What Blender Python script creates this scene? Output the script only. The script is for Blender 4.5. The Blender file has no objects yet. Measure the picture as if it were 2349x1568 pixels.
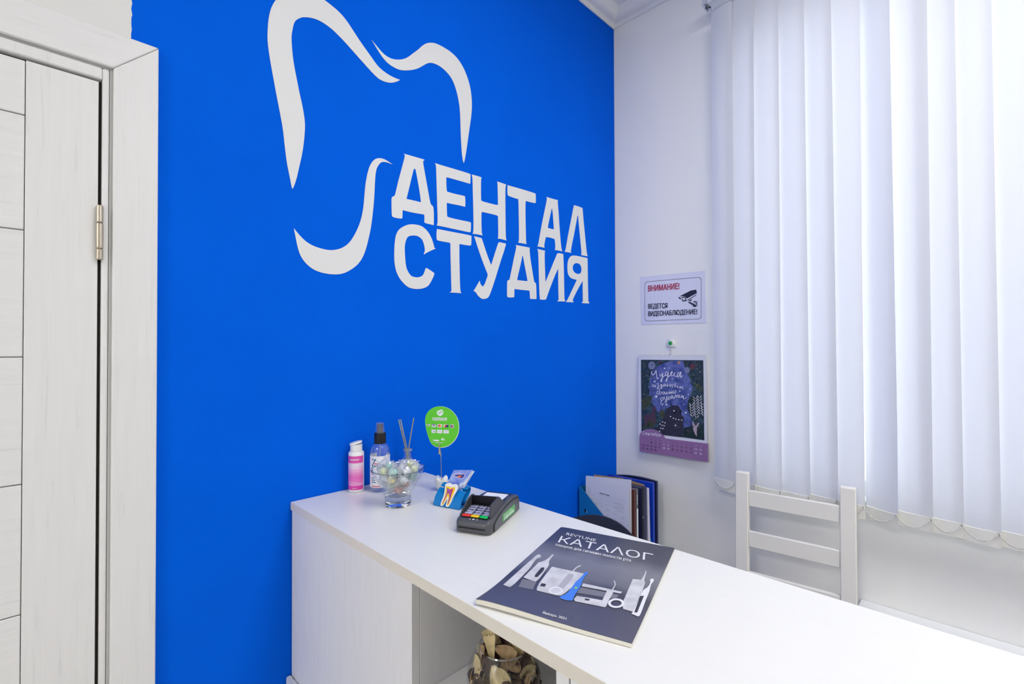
"""Dental reception corner: blue wall with painted emblem, counter, blind, small objects."""
import bpy, bmesh, math, random
from math import sin, cos, pi, radians
from mathutils import Vector, Matrix
from mathutils.geometry import tessellate_polygon

random.seed(11)
SC = bpy.context.scene
COL = SC.collection

# ------------------------------------------------------------------ camera
CAM_P = Vector((-1.8683, -1.2, 1.5))
cam_d = bpy.data.cameras.new('camera')
cam_d.sensor_width = 36.0
cam_d.lens = 16.993
cam_d.clip_start = 0.02
cam = bpy.data.objects.new('camera', cam_d)
COL.objects.link(cam)
YAW, PITCH, ROLL = 0.78855507, 0.01216957, -0.00346835
fw = Vector((sin(YAW) * cos(PITCH), cos(YAW) * cos(PITCH), sin(PITCH)))
rt = Vector((cos(YAW), -sin(YAW), 0))
up = rt.cross(fw)
r2 = rt * cos(ROLL) + up * sin(ROLL)
u2 = up * cos(ROLL) - rt * sin(ROLL)
cam.matrix_world = Matrix(((r2.x, u2.x, -fw.x, CAM_P.x), (r2.y, u2.y, -fw.y, CAM_P.y), (r2.z, u2.z, -fw.z, CAM_P.z), (0, 0, 0, 1)))
SC.camera = cam

# ------------------------------------------------------------------ sky, lamps, exposure
SKY_STRENGTH = 2.5
world = bpy.data.worlds.new('sky')
SC.world = world
world.use_nodes = True
bg = world.node_tree.nodes['Background']
bg.inputs['Color'].default_value = (0.91, 0.945, 1.0, 1)
bg.inputs['Strength'].default_value = SKY_STRENGTH


def area_lamp(name, loc, size, power, color, rot=(0, 0, 0), spread=180):
    d = bpy.data.lights.new(name, 'AREA')
    d.shape = 'RECTANGLE'
    d.size, d.size_y = size
    d.energy = power
    d.color = color
    d.spread = radians(spread)
    o = bpy.data.objects.new(name, d)
    o.location = loc
    o.rotation_euler = rot
    COL.objects.link(o)
    return o


LAMPS = [((-4.2, -1.2, 2.962), 31.0), ((-1.0, -1.2, 2.962), 6.5), ((-0.9, -2.2, 2.962), 12.0), ((-1.3, -3.7, 2.962), 20.0)]
for lp, pw in LAMPS:
    area_lamp('ceiling_panel_lamp', lp, (0.56, 0.56), pw, (1.0, 0.98, 0.955))
# daylight: the sky opening of the window guides its light
portal = area_lamp('window_daylight', (0.16, -1.55, 1.83), (1.60, 1.90), 1.0, (1, 1, 1), (0, radians(90), 0))
portal.data.size, portal.data.size_y = 1.60, 1.90
portal.data.cycles.is_portal = True

SC.cycles.transparent_max_bounces = 40
SC.view_settings.view_transform = 'Standard'
SC.view_settings.look = 'None'
SC.view_settings.exposure = 0.22
SC.view_settings.gamma = 1.0
SC.view_settings.use_curve_mapping = False


# ------------------------------------------------------------------ helpers
def srgb(r, g, b):
    def f(c):
        c /= 255.0
        return c / 12.92 if c <= 0.04045 else ((c + 0.055) / 1.055) ** 2.4
    return (f(r), f(g), f(b), 1.0)


MATS = {}


def mat(name, color, rough=0.5, metal=0.0, spec=0.5, bump=0.0, bump_scale=200.0, vary=0.0, vary_scale=8.0,
        stretch=None, trans=0.0, ior=1.45, alpha=1.0, sheen=0.0, coat=0.0, bump_dist=0.002, vary_to=None):
    if name in MATS:
        return MATS[name]
    m = bpy.data.materials.new(name)
    m.use_nodes = True
    nt = m.node_tree
    p = nt.nodes['Principled BSDF']
    p.inputs['Base Color'].default_value = color
    p.inputs['Roughness'].default_value = rough
    p.inputs['Metallic'].default_value = metal
    p.inputs['Specular IOR Level'].default_value = spec
    p.inputs['IOR'].default_value = ior
    p.inputs['Transmission Weight'].default_value = trans
    p.inputs['Alpha'].default_value = alpha
    p.inputs['Coat Weight'].default_value = coat
    if vary or bump:
        tc = nt.nodes.new('ShaderNodeTexCoord')
        mp = nt.nodes.new('ShaderNodeMapping')
        if stretch:
            mp.inputs['Scale'].default_value = stretch
        nt.links.new(tc.outputs['Object'], mp.inputs['Vector'])
    if vary:
        n = nt.nodes.new('ShaderNodeTexNoise')
        n.inputs['Scale'].default_value = vary_scale
        n.inputs['Detail'].default_value = 4
        nt.links.new(mp.outputs['Vector'], n.inputs['Vector'])
        r = nt.nodes.new('ShaderNodeValToRGB')
        r.color_ramp.elements[0].position = 0.35
        r.color_ramp.elements[1].position = 0.62
        r.color_ramp.elements[0].color = vary_to or tuple(c * (1 - vary) for c in color[:3]) + (1,)
        r.color_ramp.elements[1].color = color
        nt.links.new(n.outputs['Fac'], r.inputs['Fac'])
        nt.links.new(r.outputs['Color'], p.inputs['Base Color'])
    if bump:
        n2 = nt.nodes.new('ShaderNodeTexNoise')
        n2.inputs['Scale'].default_value = bump_scale
        n2.inputs['Detail'].default_value = 3
        nt.links.new(mp.outputs['Vector'], n2.inputs['Vector'])
        bp = nt.nodes.new('ShaderNodeBump')
        bp.inputs['Strength'].default_value = bump
        bp.inputs['Distance'].default_value = bump_dist
        nt.links.new(n2.outputs['Fac'], bp.inputs['Height'])
        nt.links.new(bp.outputs['Normal'], p.inputs['Normal'])
    MATS[name] = m
    return m


def thin_glass(name, tint, refl=1.0, rough=0.0, ior=1.45, milk=0.0, milk_col=(1, 1, 1, 1)):
    """thin clear sheet: see-through with a fresnel reflection; milk adds a little scattering"""
    if name in MATS:
        return MATS[name]
    m = bpy.data.materials.new(name)
    m.use_nodes = True
    nt = m.node_tree
    nt.nodes.remove(nt.nodes['Principled BSDF'])
    out = nt.nodes['Material Output']
    t = nt.nodes.new('ShaderNodeBsdfTransparent')
    t.inputs['Color'].default_value = tint
    g = nt.nodes.new('ShaderNodeBsdfGlossy')
    g.inputs['Roughness'].default_value = rough
    # reflectance of a thin sheet, the same from both sides (Schlick)
    fr = nt.nodes.new('ShaderNodeLayerWeight')
    fr.inputs['Blend'].default_value = 0.5
    pw_ = nt.nodes.new('ShaderNodeMath')
    pw_.operation = 'POWER'
    pw_.inputs[1].default_value = 4.0
    nt.links.new(fr.outputs['Facing'], pw_.inputs[0])
    mul = nt.nodes.new('ShaderNodeMath')
    mul.operation = 'MULTIPLY_ADD'
    mul.use_clamp = True
    mul.inputs[1].default_value = 0.75
    mul.inputs[2].default_value = 0.035 * refl
    nt.links.new(pw_.outputs[0], mul.inputs[0])
    mx = nt.nodes.new('ShaderNodeMixShader')
    nt.links.new(mul.outputs[0], mx.inputs['Fac'])
    src = t
    if milk:
        df = nt.nodes.new('ShaderNodeBsdfDiffuse')
        df.inputs['Color'].default_value = milk_col
        tl = nt.nodes.new('ShaderNodeBsdfTranslucent')
        tl.inputs['Color'].default_value = milk_col
        ad = nt.nodes.new('ShaderNodeMixShader')
        ad.inputs['Fac'].default_value = 0.5
        nt.links.new(df.outputs[0], ad.inputs[1])
        nt.links.new(tl.outputs[0], ad.inputs[2])
        m2 = nt.nodes.new('ShaderNodeMixShader')
        m2.inputs['Fac'].default_value = milk
        nt.links.new(t.outputs[0], m2.inputs[1])
        nt.links.new(ad.outputs[0], m2.inputs[2])
        src = m2
    nt.links.new(src.outputs[0], mx.inputs[1])
    nt.links.new(g.outputs[0], mx.inputs[2])
    nt.links.new(mx.outputs[0], out.inputs['Surface'])
    MATS[name] = m
    return m


class MB:
    """collects vertices and faces of one mesh"""

    def __init__(s):
        s.v, s.f, s.mi = [], [], []

    def add(s, verts, faces, mi=0):
        o = len(s.v)
        s.v += [tuple(v) for v in verts]
        for f in faces:
            s.f.append(tuple(i + o for i in f))
            s.mi.append(mi)
        return s

    def box(s, x0, x1, y0, y1, z0, z1, mi=0, M=None):
        x0, x1 = min(x0, x1), max(x0, x1)
        y0, y1 = min(y0, y1), max(y0, y1)
        z0, z1 = min(z0, z1), max(z0, z1)
        vs = [Vector((x, y, z)) for z in (z0, z1) for y in (y0, y1) for x in (x0, x1)]
        if M:
            vs = [M @ v for v in vs]
        return s.add(vs, [(0, 2, 3, 1), (4, 5, 7, 6), (0, 1, 5, 4), (2, 6, 7, 3), (0, 4, 6, 2), (1, 3, 7, 5)], mi)

    def grid(s, fn, nu, nv, mi=0):
        vs = [fn(i / nu, j / nv) for j in range(nv + 1) for i in range(nu + 1)]
        fs = [(j * (nu + 1) + i, j * (nu + 1) + i + 1, (j + 1) * (nu + 1) + i + 1, (j + 1) * (nu + 1) + i) for j in range(nv) for i in range(nu)]
        return s.add(vs, fs, mi)

    def sheet(s, fn, th, nu, nv, mi=0):
        """closed slab: fn(u, v, side) with side 0 / 1 giving the two faces"""
        n = (nu + 1) * (nv + 1)
        vs = [fn(i / nu, j / nv, k) for k in (0, 1) for j in range(nv + 1) for i in range(nu + 1)]
        I = lambda i, j, k: k * n + j * (nu + 1) + i
        fs = []
        for j in range(nv):
            for i in range(nu):
                fs.append((I(i, j, 1), I(i + 1, j, 1), I(i + 1, j + 1, 1), I(i, j + 1, 1)))
                fs.append((I(i, j, 0), I(i, j + 1, 0), I(i + 1, j + 1, 0), I(i + 1, j, 0)))
        for i in range(nu):
            fs.append((I(i, 0, 0), I(i + 1, 0, 0), I(i + 1, 0, 1), I(i, 0, 1)))
            fs.append((I(i, nv, 0), I(i, nv, 1), I(i + 1, nv, 1), I(i + 1, nv, 0)))
        for j in range(nv):
            fs.append((I(0, j, 0), I(0, j, 1), I(0, j + 1, 1), I(0, j + 1, 0)))
            fs.append((I(nu, j, 0), I(nu, j + 1, 0), I(nu, j + 1, 1), I(nu, j, 1)))
        return s.add(vs, fs, mi)

    def lathe(s, prof, n=32, c=(0, 0, 0), mi=0, M=None, capped=True):
        vs, fs, rings = [], [], []
        for r, z in prof:
            if r < 1e-6:
                rings.append([len(vs)])
                vs.append(Vector((0, 0, z)))
            else:
                rings.append(list(range(len(vs), len(vs) + n)))
                vs += [Vector((r * cos(2 * pi * i / n), r * sin(2 * pi * i / n), z)) for i in range(n)]
        for a, b in zip(rings, rings[1:]):
            if len(a) == 1 and len(b) == 1:
                continue
            for i in range(n):
                j = (i + 1) % n
                if len(a) == 1:
                    fs.append((a[0], b[j], b[i]))
                elif len(b) == 1:
                    fs.append((a[i], a[j], b[0]))
                else:
                    fs.append((a[i], a[j], b[j], b[i]))
        if M is None:
            M = Matrix.Translation(c)
        return s.add([M @ v for v in vs], fs, mi)

    def tube(s, path, r, n=10, mi=0, caps=True, closed=False):
        path = [Vector(p) for p in path]
        rr = r if isinstance(r, (list, tuple)) else [r] * len(path)
        vs, fs = [], []
        ref = None
        m = len(path)
        for k, p in enumerate(path):
            if closed:
                t = path[(k + 1) % m] - path[k - 1]
            else:
                t = path[min(k + 1, m - 1)] - path[max(k - 1, 0)]
            t.normalize()
            if ref is None:
                ref = Vector((0, 0, 1)) if abs(t.z) < 0.9 else Vector((1, 0, 0))
            a = t.cross(ref)
            if a.length < 1e-6:
                a = t.cross(Vector((1, 0, 0)))
            a.normalize()
            b = a.cross(t)
            ref = b
            vs += [p + rr[k] * (a * cos(2 * pi * i / n) + b * sin(2 * pi * i / n)) for i in range(n)]
        last = m if closed else m - 1
        for k in range(last):
            q = (k + 1) % m
            for i in range(n):
                j = (i + 1) % n
                fs.append((k * n + i, k * n + j, q * n + j, q * n + i))
        if caps and not closed:
            fs.append(tuple(range(n))[::-1])
            fs.append(tuple((m - 1) * n + i for i in range(n)))
        return s.add(vs, fs, mi)

    def ball(s, c, r, nu=12, nv=8, mi=0, scale=(1, 1, 1), M=None):
        prof = [(r * sin(pi * k / nv), -r * cos(pi * k / nv)) for k in range(nv + 1)]
        prof[0] = (0, -r)
        prof[-1] = (0, r)
        T = Matrix.Translation(c) @ (M if M else Matrix.Identity(4)) @ Matrix.Diagonal((scale[0], scale[1], scale[2], 1))
        return s.lathe(prof, nu, mi=mi, M=T)

    def poly(s, loops, fn, mi=0, th=0.0, tfn=None, sub=0):
        """flat outline with holes; fn maps (a, b) -> 3D. th extrudes along tfn (a 3D direction)"""
        loops3 = [[Vector((p[0], p[1], 0)) for p in l] for l in loops]
        tris = tessellate_polygon(loops3)
        flat = [p for l in loops for p in l]
        top = [Vector(fn(p[0], p[1])) for p in flat]
        if th == 0.0:
            return s.add(top, [tuple(t) for t in tris], mi)
        d = Vector(tfn) * th
        n = len(flat)
        fs = [tuple(t) for t in tris] + [tuple(n + i for i in reversed(t)) for t in tris]
        o = 0
        for l in loops:
            m = len(l)
            for i in range(m):
                a, b = o + i, o + (i + 1) % m
                fs.append((a, n + a, n + b, b))
            o += m
        return s.add(top + [v - d for v in top], fs, mi)

    def build(s, name, mats, parent=None, smooth=30, bevel=0.0, segs=2, origin=None, fixn=True):
        me = bpy.data.meshes.new(name)
        vs = s.v
        if origin is not None:
            vs = [(v[0] - origin[0], v[1] - origin[1], v[2] - origin[2]) for v in vs]
        me.from_pydata(vs, [], s.f)
        if not isinstance(mats, (list, tuple)):
            mats = [mats]
        for m in mats:
            me.materials.append(m)
        me.polygons.foreach_set('material_index', s.mi)
        me.update()
        if fixn:
            bm = bmesh.new()
            bm.from_mesh(me)
            bmesh.ops.recalc_face_normals(bm, faces=bm.faces)
            bm.to_mesh(me)
            bm.free()
        if smooth:
            me.polygons.foreach_set('use_smooth', [True] * len(me.polygons))
            me.set_sharp_from_angle(angle=radians(smooth))
        o = bpy.data.objects.new(name, me)
        COL.objects.link(o)
        if origin is not None:
            o.location = origin
        if parent is not None:
            o.parent = parent
        if bevel:
            b = o.modifiers.new('Bevel', 'BEVEL')
            b.width = bevel
            b.segments = segs
            b.limit_method = 'ANGLE'
            b.angle_limit = radians(40)
        return o


def tag(o, label=None, cat=None, group=None, kind=None):
    if label:
        o['label'] = label
    if cat:
        o['category'] = cat
    if group:
        o['group'] = group
    if kind:
        o['kind'] = kind
    return o


def thing(name, label, cat, loc=(0, 0, 0), rz=0.0, group=None, kind=None):
    o = bpy.data.objects.new(name, None)
    o.empty_display_size = 0.03
    o.location = loc
    o.rotation_euler = (0, 0, rz)
    COL.objects.link(o)
    return tag(o, label, cat, group, kind)


def copy_tree(o, parent=None):
    c = o.copy()
    COL.objects.link(c)
    c.parent = parent
    for ch in [x for x in COL.objects if x.parent == o]:
        copy_tree(ch, c)
    return c


TXT = {}


def text_geo(s, bold=0.0):
    k = (s, bold)
    if k in TXT:
        return TXT[k]
    cu = bpy.data.curves.new('lettering', 'FONT')
    cu.body = s
    cu.size = 1.0
    cu.dimensions = '2D'
    cu.fill_mode = 'FRONT'
    cu.offset = bold
    cu.resolution_u = 4
    o = bpy.data.objects.new('lettering', cu)
    COL.objects.link(o)
    bpy.context.view_layer.update()
    dg = bpy.context.evaluated_depsgraph_get()
    me = bpy.data.meshes.new_from_object(o.evaluated_get(dg))
    vs = [(v.co.x, v.co.y) for v in me.vertices]
    fs = [tuple(p.vertices) for p in me.polygons]
    # strokes of a glyph may overlap: every face gets its own corners and is laid a hair above the one before
    isl = [fi % 6 for fi, f in enumerate(fs) for _ in f]
    vs = [vs[i] for f in fs for i in f]
    k0, ff = 0, []
    for f in fs:
        ff.append(tuple(range(k0, k0 + len(f))))
        k0 += len(f)
    fs = ff
    bpy.data.objects.remove(o)
    bpy.data.curves.remove(cu)
    bpy.data.meshes.remove(me)
    TXT[k] = (vs, fs, isl)
    return TXT[k]


def text(mb, s, a, b, c, fn, bold=0.0, ref='Н', mi=0, shear=0.0, fit=True, width=None):
    """lettering from baseline point a to b, height up to c (2D), fn maps to 3D"""
    vs, fs, isl = text_geo(s)
    if not vs:
        return
    hv = text_geo(ref)[0]
    H = max(v[1] for v in hv)
    x0, x1 = min(v[0] for v in vs), max(v[0] for v in vs)
    W = x1 - x0
    ex = ((b[0] - a[0]) / W, (b[1] - a[1]) / W)
    ey = ((c[0] - a[0]) / H, (c[1] - a[1]) / H)
    # a heavier face is laid down as slightly shifted copies of the same glyphs
    o3 = Vector(fn(*a))
    n3 = (Vector(fn(a[0] + ex[0] * W, a[1] + ex[1] * W)) - o3).cross(Vector(fn(a[0] + ey[0] * H, a[1] + ey[1] * H)) - o3).normalized()
    for ci, (dx, dy) in enumerate(((0, 0),) if bold <= 0 else ((0, 0), (-bold, 0), (bold, 0), (-bold, bold * .6), (bold, bold * .6), (-bold, -bold * .6), (bold, -bold * .6))):
        P = []
        for (x, y), il in zip(vs, isl):
            x, y = x - x0 + shear * y + dx, y + dy
            P.append(Vector(fn(a[0] + ex[0] * x + ey[0] * y, a[1] + ex[1] * x + ey[1] * y)) + n3 * (.000055 * ci + .000009 * il))
        mb.add(P, fs, mi)


# ------------------------------------------------------------------ materials
def wall_paint(name, color, rough=0.55, bump=0.12, bscale=260):
    return mat(name, color, rough, spec=0.35, bump=bump, bump_scale=bscale)


WHITE_WALL = wall_paint('white_wall_paint', srgb(246, 246, 244))
CEIL = wall_paint('ceiling_paint', srgb(236, 237, 240), 0.7, 0.03)
PAINT_WHITE = mat('white_emulsion', srgb(238, 238, 238), 0.55, spec=0.3, bump=0.05, bump_scale=300)
CROWN = mat('crown_plaster', srgb(240, 240, 240), 0.5)
LAMINATE = mat('white_laminate', srgb(234, 234, 231), 0.30, spec=0.45, vary=0.010, vary_scale=30, stretch=(6, 0.6, 6), bump=0.03, bump_scale=400)
EDGE = mat('cream_edging', srgb(228, 222, 211), 0.4)
CABINET = mat('cabinet_laminate', srgb(232, 232, 234), 0.35, spec=0.4, vary=0.03, vary_scale=25, stretch=(4, 4, 0.5), bump=0.02, bump_scale=300)
CHAIR_W = mat('white_lacquer', srgb(238, 236, 230), 0.35, spec=0.5, bump=0.04, bump_scale=60, stretch=(4, 4, 0.4))
METAL = mat('satin_nickel', srgb(200, 190, 172), 0.28, metal=1.0)
CHROME = mat('bright_steel', srgb(205, 205, 205), 0.18, metal=1.0)
FLOORM = mat('grey_floor_tile', srgb(205, 201, 194), 0.35, vary=0.06, vary_scale=4)
BLACK = mat('black_plastic', srgb(22, 22, 25), 0.38)


def back_wall_mat():
    m = mat('blue_and_white_wall_paint', srgb(0, 96, 226), 0.85, spec=0.06, bump=0.10, bump_scale=240)
    nt = m.node_tree
    p = nt.nodes['Principled BSDF']
    g = nt.nodes.new('ShaderNodeNewGeometry')
    sx = nt.nodes.new('ShaderNodeSeparateXYZ')
    nt.links.new(g.outputs['Position'], sx.inputs[0])
    n = nt.nodes.new('ShaderNodeTexNoise')
    n.inputs['Scale'].default_value = 90
    nt.links.new(g.outputs['Position'], n.inputs['Vector'])
    ma = nt.nodes.new('ShaderNodeMath')
    ma.operation = 'MULTIPLY_ADD'
    ma.inputs[1].default_value = 0.005
    nt.links.new(n.outputs['Fac'], ma.inputs[0])
    nt.links.new(sx.outputs['X'], ma.inputs[2])
    gt = nt.nodes.new('ShaderNodeMath')
    gt.operation = 'GREATER_THAN'
    gt.inputs[1].default_value = -1.722
    nt.links.new(ma.outputs[0], gt.inputs[0])
    # roller streaks in the blue
    n2 = nt.nodes.new('ShaderNodeTexNoise')
    n2.inputs['Scale'].default_value = 5
    nt.links.new(g.outputs['Position'], n2.inputs['Vector'])
    rp = nt.nodes.new('ShaderNodeValToRGB')
    rp.color_ramp.elements[0].color = srgb(0, 92, 221)
    rp.color_ramp.elements[1].color = srgb(0, 99, 231)
    nt.links.new(n2.outputs['Fac'], rp.inputs['Fac'])
    mx = nt.nodes.new('ShaderNodeMix')
    mx.data_type = 'RGBA'
    mx.inputs['A'].default_value = srgb(226, 226, 224)
    nt.links.new(gt.outputs[0], mx.inputs['Factor'])
    nt.links.new(rp.outputs['Color'], mx.inputs['B'])
    nt.links.new(mx.outputs['Result'], p.inputs['Base Color'])
    return m


def door_wood(name, horizontal=False):
    if name in MATS:
        return MATS[name]
    m = bpy.data.materials.new(name)
    MATS[name] = m
    m.use_nodes = True
    nt = m.node_tree
    p = nt.nodes['Principled BSDF']
    p.inputs['Roughness'].default_value = 0.45
    p.inputs['Specular IOR Level'].default_value = 0.4
    tc = nt.nodes.new('ShaderNodeNewGeometry')
    mp = nt.nodes.new('ShaderNodeMapping')
    mp.inputs['Scale'].default_value = (1.2, 6, 22) if horizontal else (22, 6, 1.2)
    nt.links.new(tc.outputs['Position'], mp.inputs['Vector'])
    n = nt.nodes.new('ShaderNodeTexNoise')
    n.inputs['Scale'].default_value = 4.5
    n.inputs['Detail'].default_value = 7
    n.inputs['Roughness'].default_value = 0.62
    n.inputs['Distortion'].default_value = 0.6
    nt.links.new(mp.outputs['Vector'], n.inputs['Vector'])
    r = nt.nodes.new('ShaderNodeValToRGB')
    e = r.color_ramp.elements
    e[0].position, e[0].color = 0.22, srgb(206, 207, 208)
    e[1].position, e[1].color = 0.40, srgb(226, 226, 226)
    e2 = e.new(0.75)
    e2.color = srgb(230, 230, 230)
    nt.links.new(n.outputs['Fac'], r.inputs['Fac'])
    nt.links.new(r.outputs['Color'], p.inputs['Base Color'])
    b = nt.nodes.new('ShaderNodeBump')
    b.inputs['Strength'].default_value = 0.08
    b.inputs['Distance'].default_value = 0.001
    nt.links.new(n.outputs['Fac'], b.inputs['Height'])
    nt.links.new(b.outputs['Normal'], p.inputs['Normal'])
    return m


WOODV = door_wood('whitewashed_wood_vertical')
WOODH = door_wood('whitewashed_wood_horizontal', True)

# ------------------------------------------------------------------ room shell
ZC = 2.985
X0, Y0 = -4.6, -5.9
DOOR_L, DOOR_R, DOOR_T = -2.60, -1.757, 2.037


def struct(mb, name, m, label=None, **k):
    o = mb.build(name, m, **k)
    o['kind'] = 'structure'
    if label:
        o['label'] = label
    return o


struct(MB().box(X0 - .1, .3, Y0 - .1, .12, -.1, 0), 'floor', FLOORM, 'grey tiled floor')
struct(MB().box(X0 - .1, .3, Y0 - .1, .12, ZC, ZC + .1), 'ceiling', CEIL, 'plain white ceiling')
wb = MB()
wb.box(DOOR_R, .0, 0, .12, 0, ZC)
wb.box(DOOR_L, DOOR_R, 0, .12, DOOR_T, ZC)
wb.box(X0, DOOR_L, 0, .12, 0, ZC)
struct(wb, 'wall_back', back_wall_mat(), 'bright blue painted wall with white paint above the door', smooth=0)
struct(MB().box(X0 - .1, X0, Y0, 0, 0, ZC), 'wall_left', WHITE_WALL, 'plain white wall')
struct(MB().box(X0, 0, Y0 - .1, Y0, 0, ZC), 'wall_front', WHITE_WALL, 'plain white wall')
WY0, WY1, WZ0, WZ1 = -2.45, -0.50, 1.01, 2.66
wr = MB()
wr.box(0, .22, WY1, .12, 0, ZC)
wr.box(0, .22, Y0, WY0, 0, ZC)
wr.box(0, .22, WY0, WY1, 0, WZ0)
wr.box(0, .22, WY0, WY1, WZ1, ZC)
struct(wr, 'wall_right', WHITE_WALL, 'white textured wall with the window', smooth=0)
# dried paint lip where the two colours meet in the corner
lip = MB()
prev = None
for k in range(61):
    z = .70 + (2.936 - .70) * k / 60
    wv = .0045 + .0012 * sin(k * 1.7) + .0008 * sin(k * .61)
    cur = [(-.0006, -.0002, z), (-.0006, -wv, z)]
    if prev:
        lip.add([prev[0], prev[1], cur[1], cur[0]], [(0, 1, 2, 3)])
    prev = cur
struct(lip, 'trim_3', PAINT_WHITE, 'uneven white paint line in the corner', fixn=False)

# crown moulding on both visible walls
prof = [(0, 2.937), (.005, 2.937), (.006, 2.945), (.011, 2.949)]
for k in range(7):
    a = k / 6 * pi / 2
    prof.append((.013 + .036 * sin(a), 2.950 + .018 * (1 - cos(a))))
prof += [(.053, 2.972), (.058, 2.974), (.062, 2.977), (.063, ZC - .0005), (0, ZC - .0005)]


def crown(name, f, a, b, label):
    m = MB()
    n = len(prof)
    vs = [f(o, z, t) for t in (a, b) for o, z in prof]
    fs = [(i, (i + 1) % n, n + (i + 1) % n, n + i) for i in range(n)]
    m.add(vs, fs)
    struct(m, name, CROWN, label, smooth=25)


# mitred: the far end is pulled in by the projection o
crown('trim_1', lambda o, z, t: (t if t < -1 else -o, -.0005 - o, z), X0, 0, 'white crown moulding above the blue wall')
crown('trim_2', lambda o, z, t: (-.0005 - o, t if t < -1 else -o, z), Y0, 0, 'white crown moulding above the window wall')

# door
door = thing('door_1', 'whitewashed wooden panel door in its frame', None, (DOOR_R, 0, 0), kind='structure')
dl = MB()
LX1, LX0, LT, LY = -1.7734, -2.5734, 2.008, -.002
dl.box(-1.8709, LX1, LY, LY + .038, .01, LT)
dl.box(LX0, LX0 + .0975, LY, LY + .038, .01, LT)
dl.box(LX0 + .0975, -1.8709, LY + .008, LY + .030, .01, LT)
leaf = dl.build('door_leaf', WOODV, door, origin=(DOOR_R, 0, 0), bevel=.0012)
leaf.location = (0, 0, 0)
rails = [LT, 1.911, 1.709, 1.487, 1.2655, 1.0405, .815, .59, .365, .14, .012]
dp = MB()
for a, b in zip(rails, rails[1:]):
    dp.box(LX0 + .0985, -1.8719, LY + .0015, LY + .0095, b + .0009, a - .0009)
pn = dp.build('horizontal_boards', WOODH, leaf, origin=(DOOR_R, 0, 0), bevel=.0015)
pn.location = (0, 0, 0)
fr = MB()
fr.box(-1.7683, DOOR_R - .001, -.004, .10, 0, DOOR_T - .001)
fr.box(DOOR_L + .001, -2.5785, -.004, .10, 0, DOOR_T - .001)
fr.box(-2.5785, -1.7683, -.004, .10, 2.0132, DOOR_T - .001)
fro = fr.build('door_frame', WOODV, door, origin=(DOOR_R, 0, 0), bevel=.003)
fro.location = (0, 0, 0)
st_ = MB()
st_.box(-1.7725, -1.7683, .012, .03, 0, 2.0132)
st_.box(-2.5785, -1.7725, .012, .03, 2.009, 2.0132)
sto = st_.build('rubber_seal', mat('dark_seal', srgb(60, 54, 48), .7), door, origin=(DOOR_R, 0, 0))
sto.location = (0, 0, 0)


def casing(pts, y0, y1, m, name):
    mb = MB()
    mb.poly([pts], lambda a, b: (a, y0, b), th=(y1 - y0), tfn=(0, -1, 0))
    o = mb.build(name, m, door, origin=(DOOR_R, 0, 0), bevel=.0025, segs=3)
    o.location = (0, 0, 0)
    return o


CI, CO, CT_, CB = -1.7525, -1.6819, 2.1085, 2.0395
casing([(CI, 0), (CO, 0), (CO, CT_ - .0008), (CI, CB - .0006)], -.0105, -.0005, WOODV, 'casing')
casing([(-2.6045, 0), (-2.675, 0), (-2.675, CT_), (-2.6045, CB)], -.0105, -.0005, WOODV, 'casing')
casing([(CI, CB), (CO, CT_), (-2.675, CT_ + .0006), (-2.6045, CB + .0006)], -.0108, -.0005, WOODH, 'head_casing')
for zc in (1.72, .30):
    h = MB()
    for a, b, r in ((.0190, .0515, .0053), (-.0300, .0178, .0056), (-.0515, -.0312, .0053)):
        h.lathe([(0, a), (r * .8, a), (r, a + .0015), (r, b - .0015), (r * .8, b), (0, b)], 20, (-1.7712, -.0085, zc))
    h.box(-1.7725, -1.770, -.0065, -.001, zc - .05, zc + .05)
    ho = h.build('hinge', METAL, door, origin=(DOOR_R, 0, 0))
    ho.location = (0, 0, 0)
hd = MB()
hd.lathe([(0, 0), (.024, 0), (.024, .006), (.01, .009), (.009, .04), (0, .04)], 24, M=Matrix.Translation((-2.515, -.002, 1.0)) @ Matrix.Rotation(radians(90), 4, 'X'))
hd.tube([(-2.515, -.042, 1.0), (-2.50, -.045, 1.0), (-2.40, -.045, 1.0)], .008)
hdo = hd.build('handle', METAL, leaf, origin=(DOOR_R, 0, 0))
hdo.location = (0, 0, 0)
struct(MB().box(DOOR_L - .1, DOOR_R + .1, .121, .125, 0, 2.2), 'wall_corridor', WHITE_WALL)

# window behind the blind
win = thing('window_1', 'white framed window hidden behind the closed blind', None, (.12, (WY0 + WY1) / 2, WZ0), kind='structure')
wo = (.12, (WY0 + WY1) / 2, WZ0)
wf = MB()
t = .06
wf.box(.04, .10, WY0 + .001, WY1 - .001, WZ0 + .001, WZ0 + t)
wf.box(.04, .10, WY0 + .001, WY1 - .001, WZ1 - t, WZ1 - .001)
wf.box(.04, .10, WY0 + .001, WY0 + t, WZ0 + t, WZ1 - t)
wf.box(.04, .10, WY1 - t, WY1 - .001, WZ0 + t, WZ1 - t)
wf.box(.04, .10, -1.58, -1.52, WZ0 + t, WZ1 - t)
q = wf.build('window_frame', mat('white_plastic_frame', srgb(240, 240, 240), .35), win, origin=wo, bevel=.003)
q.location = (0, 0, 0)
for ya, yb in ((WY0 + t + .001, -1.581), (-1.519, WY1 - t - .001)):
    g = MB().box(.068, .072, ya, yb, WZ0 + t + .001, WZ1 - t - .001)
    q = g.build('pane', thin_glass('window_glass', (.96, .97, .97, 1)), win, origin=wo)
    q.location = (0, 0, 0)
q = MB().box(-.02, .039, WY0 + .002, WY1 - .002, WZ0 + .0008, WZ0 + .012).build('window_sill', PAINT_WHITE, win, origin=wo, bevel=.003)
q.location = (0, 0, 0)

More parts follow.
